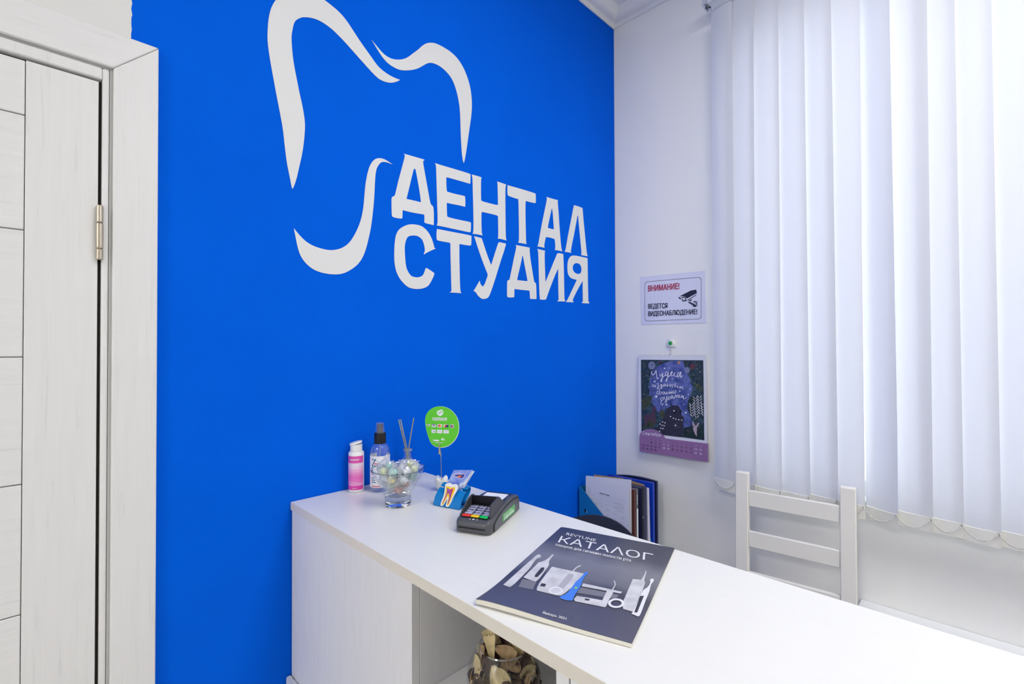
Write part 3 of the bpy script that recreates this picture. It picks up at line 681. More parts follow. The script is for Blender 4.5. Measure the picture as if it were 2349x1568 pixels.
CAL={'page': [(-0.1195,1.4617),(-0.4116,1.4653),(-0.415,1.1291),(-0.1289,1.1238)],'art': [(-0.1317,1.4476),(-0.4018,1.4493),(-0.4074,1.1409),(-0.1374,1.1425)],'sky': [(-0.215,1.4262),(-0.2738,1.448),(-0.3199,1.4453),(-0.3306,1.4056),(-0.3582,1.3604),(-0.3601,1.3211),(-0.3381,1.2932),(-0.3384,1.247),(-0.359,1.2162),(-0.3558,1.1831),(-0.325,1.173),(-0.3107,1.2446),(-0.2823,1.2589),(-0.2461,1.2525),(-0.228,1.2029),(-0.2053,1.2421),(-0.1861,1.2613),(-0.1703,1.3022),(-0.1738,1.3515),(-0.1695,1.39)],'block': [(-0.1289,1.1238),(-0.1327,1.1367),(-0.1483,1.1508),(-0.1755,1.1592),(-0.206,1.1575),(-0.2322,1.1452),(-0.247,1.1294),(-0.4214,1.13),(-0.4217,1.0601),(-0.1295,1.0585)],'beast': [(-0.206,1.1489),(-0.2133,1.1808),(-0.2391,1.2075),(-0.2427,1.2215),(-0.2534,1.2497),(-0.2679,1.2611),(-0.2715,1.258),(-0.2659,1.2812),(-0.2769,1.2652),(-0.2965,1.2651),(-0.2892,1.2863),(-0.3,1.2637),(-0.3106,1.2546),(-0.3142,1.2382),(-0.3143,1.2283),(-0.3265,1.2195),(-0.3248,1.2094),(-0.3215,1.1925),(-0.325,1.1763),(-0.3182,1.1491),(-0.3218,1.1412),(-0.2469,1.1402),(-0.2099,1.1408)],'fin': [(-0.2166,1.2327),(-0.2351,1.2481),(-0.2434,1.2181),(-0.2299,1.2031),(-0.2205,1.2159)],'deer': [(-0.1478,1.2054),(-0.1556,1.2167),(-0.1788,1.2189),(-0.1844,1.2333),(-0.1881,1.2511),(-0.1976,1.2553),(-0.2071,1.2423),(-0.1977,1.2362),(-0.2016,1.2245),(-0.2037,1.2074),(-0.1982,1.1791),(-0.1925,1.1785),(-0.1905,1.1956),(-0.1636,1.1894),(-0.1618,1.1717),(-0.154,1.1708)],'bush': [(-0.4062,1.2692),(-0.4052,1.2583),(-0.402,1.2479),(-0.397,1.2387),(-0.3903,1.2314),(-0.3825,1.2265),(-0.3741,1.2242),(-0.3656,1.2248),(-0.3576,1.2283),(-0.3507,1.2344),(-0.3453,1.2427),(-0.3419,1.2527),(-0.3407,1.2637),(-0.3418,1.2749),(-0.3451,1.2855),(-0.3503,1.2948),(-0.3572,1.302),(-0.3651,1.3068),(-0.3736,1.3088),(-0.3821,1.308),(-0.39,1.3043),(-0.3967,1.2981),(-0.4018,1.2898),(-0.4051,1.2799)],'owl': [(-0.368,1.4248),(-0.3677,1.4215),(-0.3668,1.4185),(-0.3653,1.4159),(-0.3634,1.4138),(-0.3611,1.4125),(-0.3586,1.412),(-0.3562,1.4124),(-0.3539,1.4136),(-0.3519,1.4155),(-0.3503,1.4181),(-0.3494,1.4211),(-0.349,1.4243),(-0.3493,1.4276),(-0.3503,1.4306),(-0.3518,1.4332),(-0.3537,1.4353),(-0.356,1.4366),(-0.3585,1.4371),(-0.361,1.4367),(-0.3632,1.4355),(-0.3652,1.4335),(-0.3667,1.431),(-0.3677,1.428)],'rabbit': [(-0.3607,1.2114),(-0.3665,1.2006),(-0.3742,1.1911),(-0.3825,1.2056),(-0.3874,1.2087),(-0.3842,1.196),(-0.3776,1.1872),(-0.3786,1.1776),(-0.3767,1.166),(-0.3788,1.1533),(-0.3727,1.1558),(-0.366,1.1712),(-0.3619,1.1789),(-0.3632,1.1889),(-0.3591,1.1998)],'leaf1': [(-0.1404,1.1587),(-0.1598,1.175),(-0.1791,1.1823),(-0.1773,1.1716),(-0.16,1.1592),(-0.1483,1.1561)],'leaf2': [(-0.1519,1.1917),(-0.1788,1.2224),(-0.2094,1.1941),(-0.1907,1.1644),(-0.1638,1.1649)],'leaf3': [(-0.1392,1.2789),(-0.1665,1.2949),(-0.1896,1.2982),(-0.1784,1.2677),(-0.1592,1.2451),(-0.1416,1.2366)],'leaf4': [(-0.365,1.3541),(-0.3851,1.3568),(-0.401,1.3398),(-0.4001,1.3268),(-0.3785,1.3352)],'bush2': [(-0.325,1.1796),(-0.3524,1.1893),(-0.4023,1.2012),(-0.4058,1.1439),(-0.3252,1.1433),(-0.3182,1.1623)],'tuft1': [(-0.1988,1.4241),(-0.1983,1.4198),(-0.1967,1.4157),(-0.1942,1.4122),(-0.1909,1.4094),(-0.1871,1.4076),(-0.1829,1.4069),(-0.1787,1.4074),(-0.1748,1.4089),(-0.1714,1.4115),(-0.1688,1.415),(-0.1671,1.419),(-0.1665,1.4234),(-0.167,1.4278),(-0.1686,1.4319),(-0.1712,1.4354),(-0.1745,1.4382),(-0.1784,1.4399),(-0.1826,1.4406),(-0.1868,1.4401),(-0.1907,1.4385),(-0.194,1.4359),(-0.1966,1.4325),(-0.1982,1.4284)],'tuft2': [(-0.3484,1.4094),(-0.3481,1.4062),(-0.347,1.4031),(-0.3453,1.4004),(-0.343,1.3984),(-0.3404,1.397),(-0.3375,1.3965),(-0.3347,1.3968),(-0.332,1.398),(-0.3297,1.3999),(-0.3279,1.4025),(-0.3268,1.4055),(-0.3264,1.4088),(-0.3268,1.412),(-0.3279,1.4151),(-0.3296,1.4178),(-0.3319,1.4199),(-0.3345,1.4212),(-0.3374,1.4217),(-0.3402,1.4213),(-0.3429,1.4201),(-0.3452,1.4182),(-0.3469,1.4157),(-0.348,1.4127)],'tree1': [(-0.1329,1.4458),(-0.2111,1.447),(-0.1772,1.4008),(-0.1587,1.3014),(-0.1523,1.146),(-0.1374,1.1443)],'tree2': [(-0.3199,1.4477),(-0.4012,1.4489),(-0.4045,1.2851),(-0.3852,1.3356),(-0.365,1.3607),(-0.3375,1.3991)],'orange': [(-0.3081,1.4384),(-0.3079,1.437),(-0.3073,1.4357),(-0.3064,1.4346),(-0.3053,1.4337),(-0.3039,1.4331),(-0.3024,1.4329),(-0.301,1.4331),(-0.2996,1.4336),(-0.2984,1.4344),(-0.2975,1.4355),(-0.297,1.4368),(-0.2967,1.4382),(-0.2969,1.4396),(-0.2975,1.4409),(-0.2984,1.442),(-0.2996,1.4429),(-0.3009,1.4435),(-0.3024,1.4437),(-0.3038,1.4435),(-0.3052,1.443),(-0.3064,1.4422),(-0.3073,1.4411),(-0.3079,1.4398)],'red': [(-0.2254,1.4396),(-0.2252,1.4383),(-0.2245,1.4372),(-0.2235,1.4361),(-0.2221,1.4353),(-0.2205,1.4348),(-0.2187,1.4346),(-0.217,1.4348),(-0.2153,1.4352),(-0.2139,1.436),(-0.2129,1.4369),(-0.2122,1.4381),(-0.2119,1.4394),(-0.2121,1.4406),(-0.2128,1.4418),(-0.2139,1.4428),(-0.2153,1.4436),(-0.2169,1.4441),(-0.2186,1.4443),(-0.2204,1.4442),(-0.222,1.4437),(-0.2234,1.443),(-0.2245,1.442),(-0.2252,1.4409)],'eye': [(-0.2938,1.2414),(-0.2935,1.2391),(-0.2928,1.2369),(-0.2915,1.235),(-0.2899,1.2335),(-0.2881,1.2324),(-0.286,1.232),(-0.284,1.2321),(-0.2821,1.2328),(-0.2805,1.234),(-0.2792,1.2357),(-0.2784,1.2377),(-0.2781,1.24),(-0.2784,1.2423),(-0.2791,1.2445),(-0.2804,1.2464),(-0.282,1.2479),(-0.2839,1.249),(-0.2859,1.2494),(-0.2879,1.2493),(-0.2898,1.2486),(-0.2915,1.2474),(-0.2927,1.2457),(-0.2935,1.2436)],'eyew': [(-0.287,1.2435),(-0.2869,1.2426),(-0.2866,1.2418),(-0.2861,1.241),(-0.2854,1.2404),(-0.2847,1.24),(-0.2838,1.2398),(-0.283,1.2399),(-0.2822,1.2401),(-0.2816,1.2406),(-0.281,1.2413),(-0.2807,1.242),(-0.2806,1.2429),(-0.2807,1.2438),(-0.281,1.2446),(-0.2815,1.2454),(-0.2822,1.246),(-0.283,1.2464),(-0.2838,1.2466),(-0.2846,1.2465),(-0.2854,1.2462),(-0.2861,1.2458),(-0.2866,1.2451),(-0.2869,1.2443)],'eye2': [(-0.3156,1.2433),(-0.3154,1.2418),(-0.315,1.2403),(-0.3144,1.239),(-0.3135,1.238),(-0.3125,1.2373),(-0.3114,1.237),(-0.3103,1.2371),(-0.3093,1.2376),(-0.3084,1.2385),(-0.3078,1.2396),(-0.3073,1.2411),(-0.3072,1.2426),(-0.3073,1.2442),(-0.3077,1.2456),(-0.3084,1.2469),(-0.3093,1.248),(-0.3103,1.2487),(-0.3113,1.249),(-0.3124,1.2489),(-0.3134,1.2483),(-0.3143,1.2475),(-0.315,1.2463),(-0.3154,1.2449)],'spots': [[(-0.237,1.1936),(-0.236,1.1918),(-0.2337,1.1908),(-0.2313,1.1913),(-0.2303,1.1929),(-0.2313,1.1947),(-0.2336,1.1956),(-0.236,1.1952)],[(-0.226,1.1839),(-0.225,1.182),(-0.2226,1.1811),(-0.2202,1.1815),(-0.2193,1.1831),(-0.2202,1.1849),(-0.2226,1.1859),(-0.225,1.1854)],[(-0.248,1.1913),(-0.2471,1.1895),(-0.2448,1.1886),(-0.2424,1.189),(-0.2414,1.1906),(-0.2424,1.1924),(-0.2447,1.1934),(-0.2471,1.1929)],[(-0.2352,1.1797),(-0.2343,1.1779),(-0.2319,1.177),(-0.2296,1.1774),(-0.2286,1.179),(-0.2296,1.1808),(-0.2319,1.1818),(-0.2343,1.1813)],[(-0.2445,1.179),(-0.2435,1.1772),(-0.2412,1.1763),(-0.2388,1.1767),(-0.2378,1.1783),(-0.2388,1.1801),(-0.2411,1.1811),(-0.2435,1.1806)],[(-0.2298,1.1672),(-0.2288,1.1654),(-0.2265,1.1644),(-0.2241,1.1648),(-0.2231,1.1664),(-0.2241,1.1682),(-0.2264,1.1692),(-0.2288,1.1687)],[(-0.239,1.1665),(-0.2381,1.1647),(-0.2357,1.1637),(-0.2334,1.1642),(-0.2324,1.1657),(-0.2334,1.1675),(-0.2357,1.1685),(-0.2381,1.1681)],[(-0.2243,1.1545),(-0.2234,1.1527),(-0.221,1.1517),(-0.2186,1.1522),(-0.2176,1.1537),(-0.2186,1.1556),(-0.221,1.1565),(-0.2233,1.1561)],[(-0.2714,1.2191),(-0.2705,1.2174),(-0.2682,1.2164),(-0.2659,1.2169),(-0.2649,1.2185),(-0.2659,1.2203),(-0.2682,1.2212),(-0.2705,1.2207)],[(-0.284,1.2136),(-0.2831,1.2119),(-0.2808,1.2109),(-0.2785,1.2114),(-0.2776,1.213),(-0.2785,1.2147),(-0.2808,1.2157),(-0.2831,1.2152)],[(-0.2947,1.2113),(-0.2938,1.2096),(-0.2915,1.2087),(-0.2893,1.2091),(-0.2883,1.2107),(-0.2892,1.2124),(-0.2915,1.2134),(-0.2937,1.2129)],[(-0.307,1.2099),(-0.3061,1.2082),(-0.3039,1.2073),(-0.3016,1.2077),(-0.3007,1.2093),(-0.3016,1.211),(-0.3039,1.2119),(-0.3061,1.2115)],[(-0.3193,1.2095),(-0.3184,1.2078),(-0.3161,1.2068),(-0.3139,1.2073),(-0.313,1.2089),(-0.3139,1.2106),(-0.3161,1.2115),(-0.3183,1.211)]],'dots': [[(-0.2449,1.4139),(-0.2431,1.4108),(-0.2394,1.4107),(-0.2375,1.4137),(-0.2393,1.4167),(-0.243,1.4168)],[(-0.2624,1.4154),(-0.2614,1.4136),(-0.2592,1.4135),(-0.2581,1.4153),(-0.2591,1.4171),(-0.2613,1.4171)],[(-0.2776,1.3717),(-0.2763,1.3696),(-0.2738,1.3695),(-0.2725,1.3715),(-0.2738,1.3736),(-0.2763,1.3737)],[(-0.2009,1.358),(-0.1988,1.3546),(-0.1946,1.3544),(-0.1925,1.3576),(-0.1946,1.361),(-0.1988,1.3612)],[(-0.3512,1.3353),(-0.35,1.3332),(-0.3477,1.3331),(-0.3465,1.335),(-0.3476,1.3371),(-0.35,1.3372)],[(-0.3105,1.3246),(-0.3091,1.3222),(-0.3063,1.3221),(-0.3049,1.3243),(-0.3063,1.3267),(-0.3091,1.3269)],[(-0.2105,1.2961),(-0.2077,1.2914),(-0.202,1.291),(-0.1991,1.2954),(-0.2019,1.3001),(-0.2076,1.3004)],[(-0.2544,1.2668),(-0.2524,1.2634),(-0.2484,1.263),(-0.2464,1.2661),(-0.2484,1.2695),(-0.2524,1.2699)],[(-0.3371,1.241),(-0.3352,1.2377),(-0.3314,1.2373),(-0.3295,1.2403),(-0.3314,1.2436),(-0.3351,1.244)],[(-0.3452,1.3135),(-0.3442,1.3117),(-0.3421,1.3116),(-0.3411,1.3133),(-0.3421,1.315),(-0.3442,1.3152)],[(-0.3265,1.2725),(-0.3255,1.2707),(-0.3234,1.2705),(-0.3224,1.2722),(-0.3234,1.274),(-0.3255,1.2741)],[(-0.3918,1.4036),(-0.3908,1.4018),(-0.3888,1.4018),(-0.3878,1.4034),(-0.3888,1.4051),(-0.3908,1.4052)],[(-0.2523,1.3109),(-0.2508,1.3084),(-0.2479,1.3083),(-0.2464,1.3105),(-0.2479,1.313),(-0.2508,1.3132)],[(-0.1739,1.334),(-0.173,1.3324),(-0.171,1.3323),(-0.17,1.3337),(-0.171,1.3353),(-0.1729,1.3354)],[(-0.2911,1.1089),(-0.2908,1.1083),(-0.2901,1.1082),(-0.2897,1.1087),(-0.29,1.1094),(-0.2908,1.1095)]],'star': [(-0.2898,1.1938),(-0.2906,1.1867),(-0.2934,1.1887),(-0.2915,1.1859),(-0.2991,1.1861),(-0.2915,1.1846),(-0.2934,1.1821),(-0.2906,1.1836),(-0.29,1.1763),(-0.2892,1.1834),(-0.2864,1.1813),(-0.2883,1.1842),(-0.2806,1.184),(-0.2883,1.1855),(-0.2864,1.188),(-0.2892,1.1865)],'vines': [[(-0.3546,1.2715),(-0.3478,1.2801),(-0.3464,1.2787),(-0.354,1.2688)],[(-0.3573,1.2717),(-0.364,1.2814),(-0.3654,1.2802),(-0.358,1.2691)],[(-0.3554,1.261),(-0.3485,1.2696),(-0.3472,1.2682),(-0.3547,1.2583)],[(-0.3581,1.2612),(-0.3648,1.271),(-0.3661,1.2698),(-0.3588,1.2587)],[(-0.3564,1.2506),(-0.3496,1.2592),(-0.3482,1.2578),(-0.3558,1.2479)],[(-0.3591,1.2509),(-0.3658,1.2606),(-0.3672,1.2594),(-0.3598,1.2483)],[(-0.3575,1.2402),(-0.3507,1.2488),(-0.3493,1.2474),(-0.3568,1.2376)],[(-0.3602,1.2405),(-0.3669,1.2502),(-0.3682,1.2491),(-0.3609,1.2379)],[(-0.3582,1.2298),(-0.3514,1.2384),(-0.3501,1.2369),(-0.3576,1.2271)],[(-0.3609,1.2301),(-0.3676,1.2399),(-0.369,1.2387),(-0.3616,1.2275)],[(-0.3697,1.2988),(-0.3629,1.3075),(-0.3616,1.3061),(-0.369,1.2961)],[(-0.3724,1.299),(-0.379,1.3086),(-0.3803,1.3073),(-0.373,1.2964)],[(-0.3704,1.2884),(-0.3636,1.297),(-0.3623,1.2956),(-0.3697,1.2857)],[(-0.3731,1.2886),(-0.3797,1.2982),(-0.381,1.297),(-0.3738,1.286)],[(-0.3715,1.278),(-0.3647,1.2866),(-0.3634,1.2852),(-0.3708,1.2754)],[(-0.3741,1.2782),(-0.3808,1.2879),(-0.3821,1.2867),(-0.3748,1.2757)],[(-0.3725,1.2677),(-0.3658,1.2763),(-0.3644,1.2749),(-0.3719,1.265)],[(-0.3752,1.2679),(-0.3818,1.2775),(-0.3831,1.2763),(-0.3759,1.2654)],[(-0.3732,1.2573),(-0.3665,1.2659),(-0.3651,1.2645),(-0.3726,1.2546)],[(-0.3759,1.2575),(-0.3825,1.2672),(-0.3839,1.266),(-0.3766,1.255)],[(-0.3743,1.247),(-0.3675,1.2555),(-0.3662,1.2541),(-0.3736,1.2443)],[(-0.377,1.2472),(-0.3836,1.2569),(-0.3849,1.2557),(-0.3776,1.2447)],[(-0.375,1.2366),(-0.3683,1.2451),(-0.3669,1.2437),(-0.3744,1.234)],[(-0.3777,1.2369),(-0.3843,1.2466),(-0.3856,1.2454),(-0.3784,1.2344)],[(-0.3761,1.2263),(-0.3693,1.2348),(-0.368,1.2334),(-0.3754,1.2237)],[(-0.3787,1.2266),(-0.3853,1.2363),(-0.3867,1.2351),(-0.3794,1.2241)],[(-0.3863,1.3032),(-0.3796,1.3119),(-0.3783,1.3105),(-0.3857,1.3006)],[(-0.389,1.3034),(-0.3955,1.3129),(-0.3969,1.3117),(-0.3897,1.3008)],[(-0.387,1.2929),(-0.3804,1.3015),(-0.379,1.3001),(-0.3864,1.2902)],[(-0.3897,1.2931),(-0.3962,1.3026),(-0.3976,1.3014),(-0.3904,1.2905)],[(-0.3881,1.2826),(-0.3814,1.2912),(-0.3801,1.2898),(-0.3874,1.2799)],[(-0.3907,1.2828),(-0.3973,1.2923),(-0.3986,1.2911),(-0.3914,1.2802)],[(-0.3891,1.2723),(-0.3825,1.2808),(-0.3811,1.2794),(-0.3885,1.2696)],[(-0.3918,1.2725),(-0.3983,1.2821),(-0.3996,1.2809),(-0.3924,1.27)],[(-0.3898,1.262),(-0.3832,1.2705),(-0.3818,1.2691),(-0.3892,1.2593)],[(-0.3925,1.2622),(-0.399,1.2718),(-0.4003,1.2706),(-0.3931,1.2597)],[(-0.3909,1.2517),(-0.3842,1.2602),(-0.3829,1.2588),(-0.3902,1.2491)],[(-0.3935,1.252),(-0.4,1.2616),(-0.4014,1.2604),(-0.3942,1.2494)],[(-0.3916,1.2414),(-0.3849,1.2499),(-0.3836,1.2485),(-0.3909,1.2388)],[(-0.3942,1.2417),(-0.4007,1.2513),(-0.4021,1.2501),(-0.3949,1.2392)],[(-0.3996,1.2783),(-0.393,1.2868),(-0.3917,1.2854),(-0.399,1.2757)],[(-0.4023,1.2785),(-0.4087,1.288),(-0.4101,1.2869),(-0.4029,1.276)],[(-0.4003,1.268),(-0.3937,1.2765),(-0.3924,1.2751),(-0.3997,1.2654)],[(-0.403,1.2683),(-0.4094,1.2778),(-0.4108,1.2766),(-0.4036,1.2657)],[(-0.4014,1.2578),(-0.3948,1.2663),(-0.3934,1.2649),(-0.4007,1.2552)],[(-0.404,1.258),(-0.4105,1.2676),(-0.4118,1.2664),(-0.4046,1.2555)],[(-0.4024,1.2476),(-0.3958,1.256),(-0.3945,1.2546),(-0.4018,1.245)],[(-0.405,1.2478),(-0.4115,1.2574),(-0.4128,1.2562),(-0.4057,1.2453)],[(-0.4031,1.2374),(-0.3965,1.2458),(-0.3952,1.2444),(-0.4025,1.2347)],[(-0.4057,1.2376),(-0.4122,1.2472),(-0.4135,1.246),(-0.4064,1.2351)]]}
CALTEXT={'t1': [(-0.1824,1.3729),(-0.3203,1.3795),(-0.1822,1.4037)],'t2': [(-0.1862,1.3304),(-0.3223,1.332),(-0.1861,1.3486)],'t3': [(-0.2066,1.3045),(-0.2908,1.3134),(-0.2064,1.3253)],'t4': [(-0.2219,1.2745),(-0.3354,1.2957),(-0.2216,1.3038)],'sep': [(-0.1426,1.1308),(-0.2286,1.1321),(-0.1425,1.1449)],'cols': [-0.1482,-0.1665,-0.1849,-0.2035,-0.2226,-0.2411,-0.2601,-0.2792,-0.2976,-0.3169,-0.3359,-0.3553,-0.3748,-0.3946],'rows': [1.103,1.0881,1.0743,1.1151]}
SIGN={'sheet': [(-0.126,1.8035),(-0.4077,1.7984),(-0.4112,1.5949),(-0.1297,1.5974)],'frame': [(-0.1475,1.7809),(-0.394,1.7756),(-0.3926,1.6099),(-0.1462,1.6119)],'cam': [[(-0.3019,1.7063),(-0.3508,1.7261),(-0.3727,1.7276),(-0.3754,1.7136),(-0.3333,1.6948),(-0.3261,1.7023),(-0.3203,1.7053),(-0.3115,1.7063)],[(-0.2964,1.7035),(-0.3071,1.7027),(-0.3085,1.691)],[(-0.3361,1.6897),(-0.3733,1.7083),(-0.3732,1.7053),(-0.3368,1.6862)],[(-0.3382,1.684),(-0.3548,1.6925),(-0.354,1.6891),(-0.3511,1.6831)],[(-0.3589,1.6805),(-0.3618,1.6823),(-0.3716,1.6823),(-0.3709,1.6748)],[(-0.3389,1.6805),(-0.3447,1.6808),(-0.3729,1.6657),(-0.3715,1.6596),(-0.3602,1.6599),(-0.3574,1.6667),(-0.3403,1.6776)],[(-0.3475,1.6806),(-0.3504,1.6804),(-0.3715,1.6706),(-0.373,1.6808),(-0.3756,1.6814),(-0.3757,1.6601),(-0.3736,1.6602),(-0.3729,1.6678)]],'lens': [[(-0.3107,1.7021),(-0.321,1.7038),(-0.3282,1.698),(-0.3339,1.685),(-0.3157,1.6842)],[(-0.3137,1.6998),(-0.3232,1.699),(-0.3282,1.6896),(-0.318,1.6889)]]}
SIGNTEXT={'t1': [(-0.1636,1.7385),(-0.3022,1.7366),(-0.1638,1.7625)],'t2': [(-0.1635,1.6645),(-0.2504,1.6625),(-0.1637,1.6844)],'t3': [(-0.1633,1.6331),(-0.3751,1.6306),(-0.1634,1.6526)]}
CARD={'outline': [(-0.0026,0.2176),(-0.0129,0.2166),(-0.0233,0.2127),(-0.0324,0.2057),(-0.0382,0.1967),(-0.0412,0.1863),(-0.0414,0.1747),(-0.0395,0.1618),(-0.0357,0.1463),(-0.0305,0.1308),(-0.026,0.1218),(-0.0196,0.1153),(-0.0105,0.1112),(-0.0002,0.1099),(0.0114,0.1114),(0.0231,0.1165),(0.0347,0.1267),(0.0432,0.1409),(0.0467,0.1538),(0.0472,0.168),(0.0452,0.1809),(0.04,0.1925),(0.031,0.2042),(0.0207,0.2119),(0.009,0.2165)],'globe': [(-0.0084,0.2062),(-0.0052,0.2071),(-0.0013,0.2084),(0.0019,0.2094),(0.0052,0.2068),(0.0064,0.2023),(0.0051,0.1972),(0.0012,0.1933),(-0.0026,0.1923),(-0.0072,0.194),(-0.0106,0.1979),(-0.0112,0.2024)],'lines': [[(-0.0084,0.2002),(0.0039,0.2068),(0.0044,0.2058),(-0.0081,0.1991)],[(-0.0078,0.1978),(0.0051,0.2045),(0.0054,0.2035),(-0.0073,0.1968)]],'bar': [(-0.0214,0.1821),(0.0154,0.1812),(0.0154,0.1802),(-0.0214,0.1811)],'tiles': [[(-0.024,0.1718),(-0.0128,0.1718),(-0.0128,0.1641),(-0.024,0.1641)],[(-0.0091,0.1714),(0.0028,0.1714),(0.0027,0.163),(-0.0091,0.163)],[(0.007,0.1707),(0.0193,0.1706),(0.0183,0.1627),(0.007,0.163)],[(0.0234,0.1704),(0.0338,0.1701),(0.0333,0.1618),(0.0232,0.1621)],[(-0.0244,0.1571),(-0.0138,0.1571),(-0.0138,0.1488),(-0.0244,0.1491)],[(-0.0104,0.1571),(0.0033,0.1568),(0.0032,0.148),(-0.0105,0.1483)],[(0.0066,0.1565),(0.0203,0.1559),(0.0203,0.1472),(0.0066,0.1477)]],'mir': [(-0.0382,0.1715),(-0.0279,0.1711),(-0.0292,0.1667),(-0.0369,0.1672)],'visab': [(-0.024,0.1718),(-0.0128,0.1718),(-0.0128,0.1705),(-0.024,0.1705)],'mc': [[(-0.0023,0.1675),(-0.0025,0.1663),(-0.003,0.1653),(-0.0039,0.1646),(-0.0049,0.1644),(-0.0059,0.1647),(-0.0067,0.1653),(-0.0073,0.1663),(-0.0075,0.1675),(-0.0073,0.1687),(-0.0067,0.1697),(-0.0059,0.1704),(-0.0049,0.1706),(-0.0039,0.1704),(-0.003,0.1697),(-0.0025,0.1687)],[(0.0012,0.1672),(0.001,0.166),(0.0004,0.165),(-0.0004,0.1644),(-0.0014,0.1641),(-0.0024,0.1644),(-0.0032,0.1651),(-0.0038,0.1661),(-0.004,0.1672),(-0.0038,0.1684),(-0.0032,0.1694),(-0.0024,0.1701),(-0.0014,0.1703),(-0.0004,0.1701),(0.0005,0.1694),(0.001,0.1684)]],'up': [[(0.0103,0.1699),(0.0152,0.1699),(0.0136,0.1632),(0.0087,0.1632)],[(0.0136,0.1699),(0.0193,0.1699),(0.0183,0.1629),(0.0126,0.1629)]],'jcb': [[(0.0245,0.1693),(0.0271,0.1693),(0.0268,0.1629),(0.0242,0.1629)],[(0.0276,0.1693),(0.0299,0.1692),(0.0296,0.1627),(0.0272,0.1629)],[(0.0304,0.1691),(0.033,0.1689),(0.0327,0.1625),(0.0302,0.1626)]],'bot': [[(-0.0215,0.1327),(-0.0195,0.1295),(-0.0215,0.1263),(-0.0204,0.1259),(-0.0182,0.1295),(-0.0204,0.1331)],[(-0.0176,0.1318),(-0.0051,0.1308),(-0.0053,0.1271),(-0.0176,0.1282)],[(-0.0001,0.132),(0.0037,0.1361),(0.0057,0.1352),(0.005,0.1301),(0.0024,0.1294)],[(0.0074,0.1352),(0.0086,0.1348),(0.0079,0.1314),(0.0108,0.1304),(0.0099,0.1292),(0.0063,0.1307)],[(-0.015,0.125),(0.005,0.124),(0.005,0.1227),(-0.015,0.1237)]],'sber': [(-0.022,0.1829),(0.0157,0.1823),(-0.022,0.1886)],'clip': [(-0.0047,0.1243),(-0.0041,0.0947),(-0.0006,0.0876),(0.001,0.0303)]}
CARD_O=[-1.1107,-0.1878,1.1325]
CARD_R=[0.7049,-0.7093,0.0]
EMBLEM={'outer': [(0.0216,0.047),(0.0262,0.0499),(0.0315,0.0508),(0.036,0.0493),(0.0412,0.0481),(0.0454,0.0498),(0.0508,0.0501),(0.0556,0.0475),(0.058,0.0427),(0.0572,0.0357),(0.0538,0.0296),(0.0516,0.0226),(0.0497,0.0145),(0.0474,0.0074),(0.0448,0.0037),(0.0403,0.0034),(0.0379,0.0056),(0.0381,0.0141),(0.0373,0.0208),(0.0358,0.016),(0.0328,0.0089),(0.0304,0.0046),(0.0278,0.0028),(0.0239,0.0038),(0.0225,0.0075),(0.0236,0.0145),(0.0255,0.0227),(0.025,0.0306),(0.0231,0.0385)],'yel': [(0.0261,0.0435),(0.0314,0.0443),(0.0385,0.0421),(0.0444,0.0433),(0.0486,0.045),(0.0516,0.043),(0.052,0.0374),(0.0505,0.0303),(0.0482,0.021),(0.0467,0.0118),(0.0446,0.0065),(0.0416,0.0061),(0.0401,0.0082),(0.0407,0.0155),(0.0399,0.0222),(0.0361,0.024),(0.0343,0.0181),(0.0317,0.0099),(0.0285,0.0055),(0.0261,0.0063),(0.0267,0.0126),(0.0293,0.0209),(0.0285,0.0299),(0.0265,0.0366)],'pur': [(0.0293,0.0404),(0.0336,0.0403),(0.0384,0.038),(0.0424,0.0402),(0.0465,0.0419),(0.0476,0.0386),(0.0463,0.0333),(0.0459,0.0275),(0.0459,0.0207),(0.0441,0.0104),(0.0427,0.0085),(0.0418,0.0101),(0.0426,0.0192),(0.0418,0.0259),(0.039,0.0295),(0.0354,0.0308),(0.0339,0.026),(0.0316,0.0166),(0.029,0.0084),(0.0277,0.0076),(0.0301,0.0187),(0.0316,0.028),(0.0319,0.0338)]}
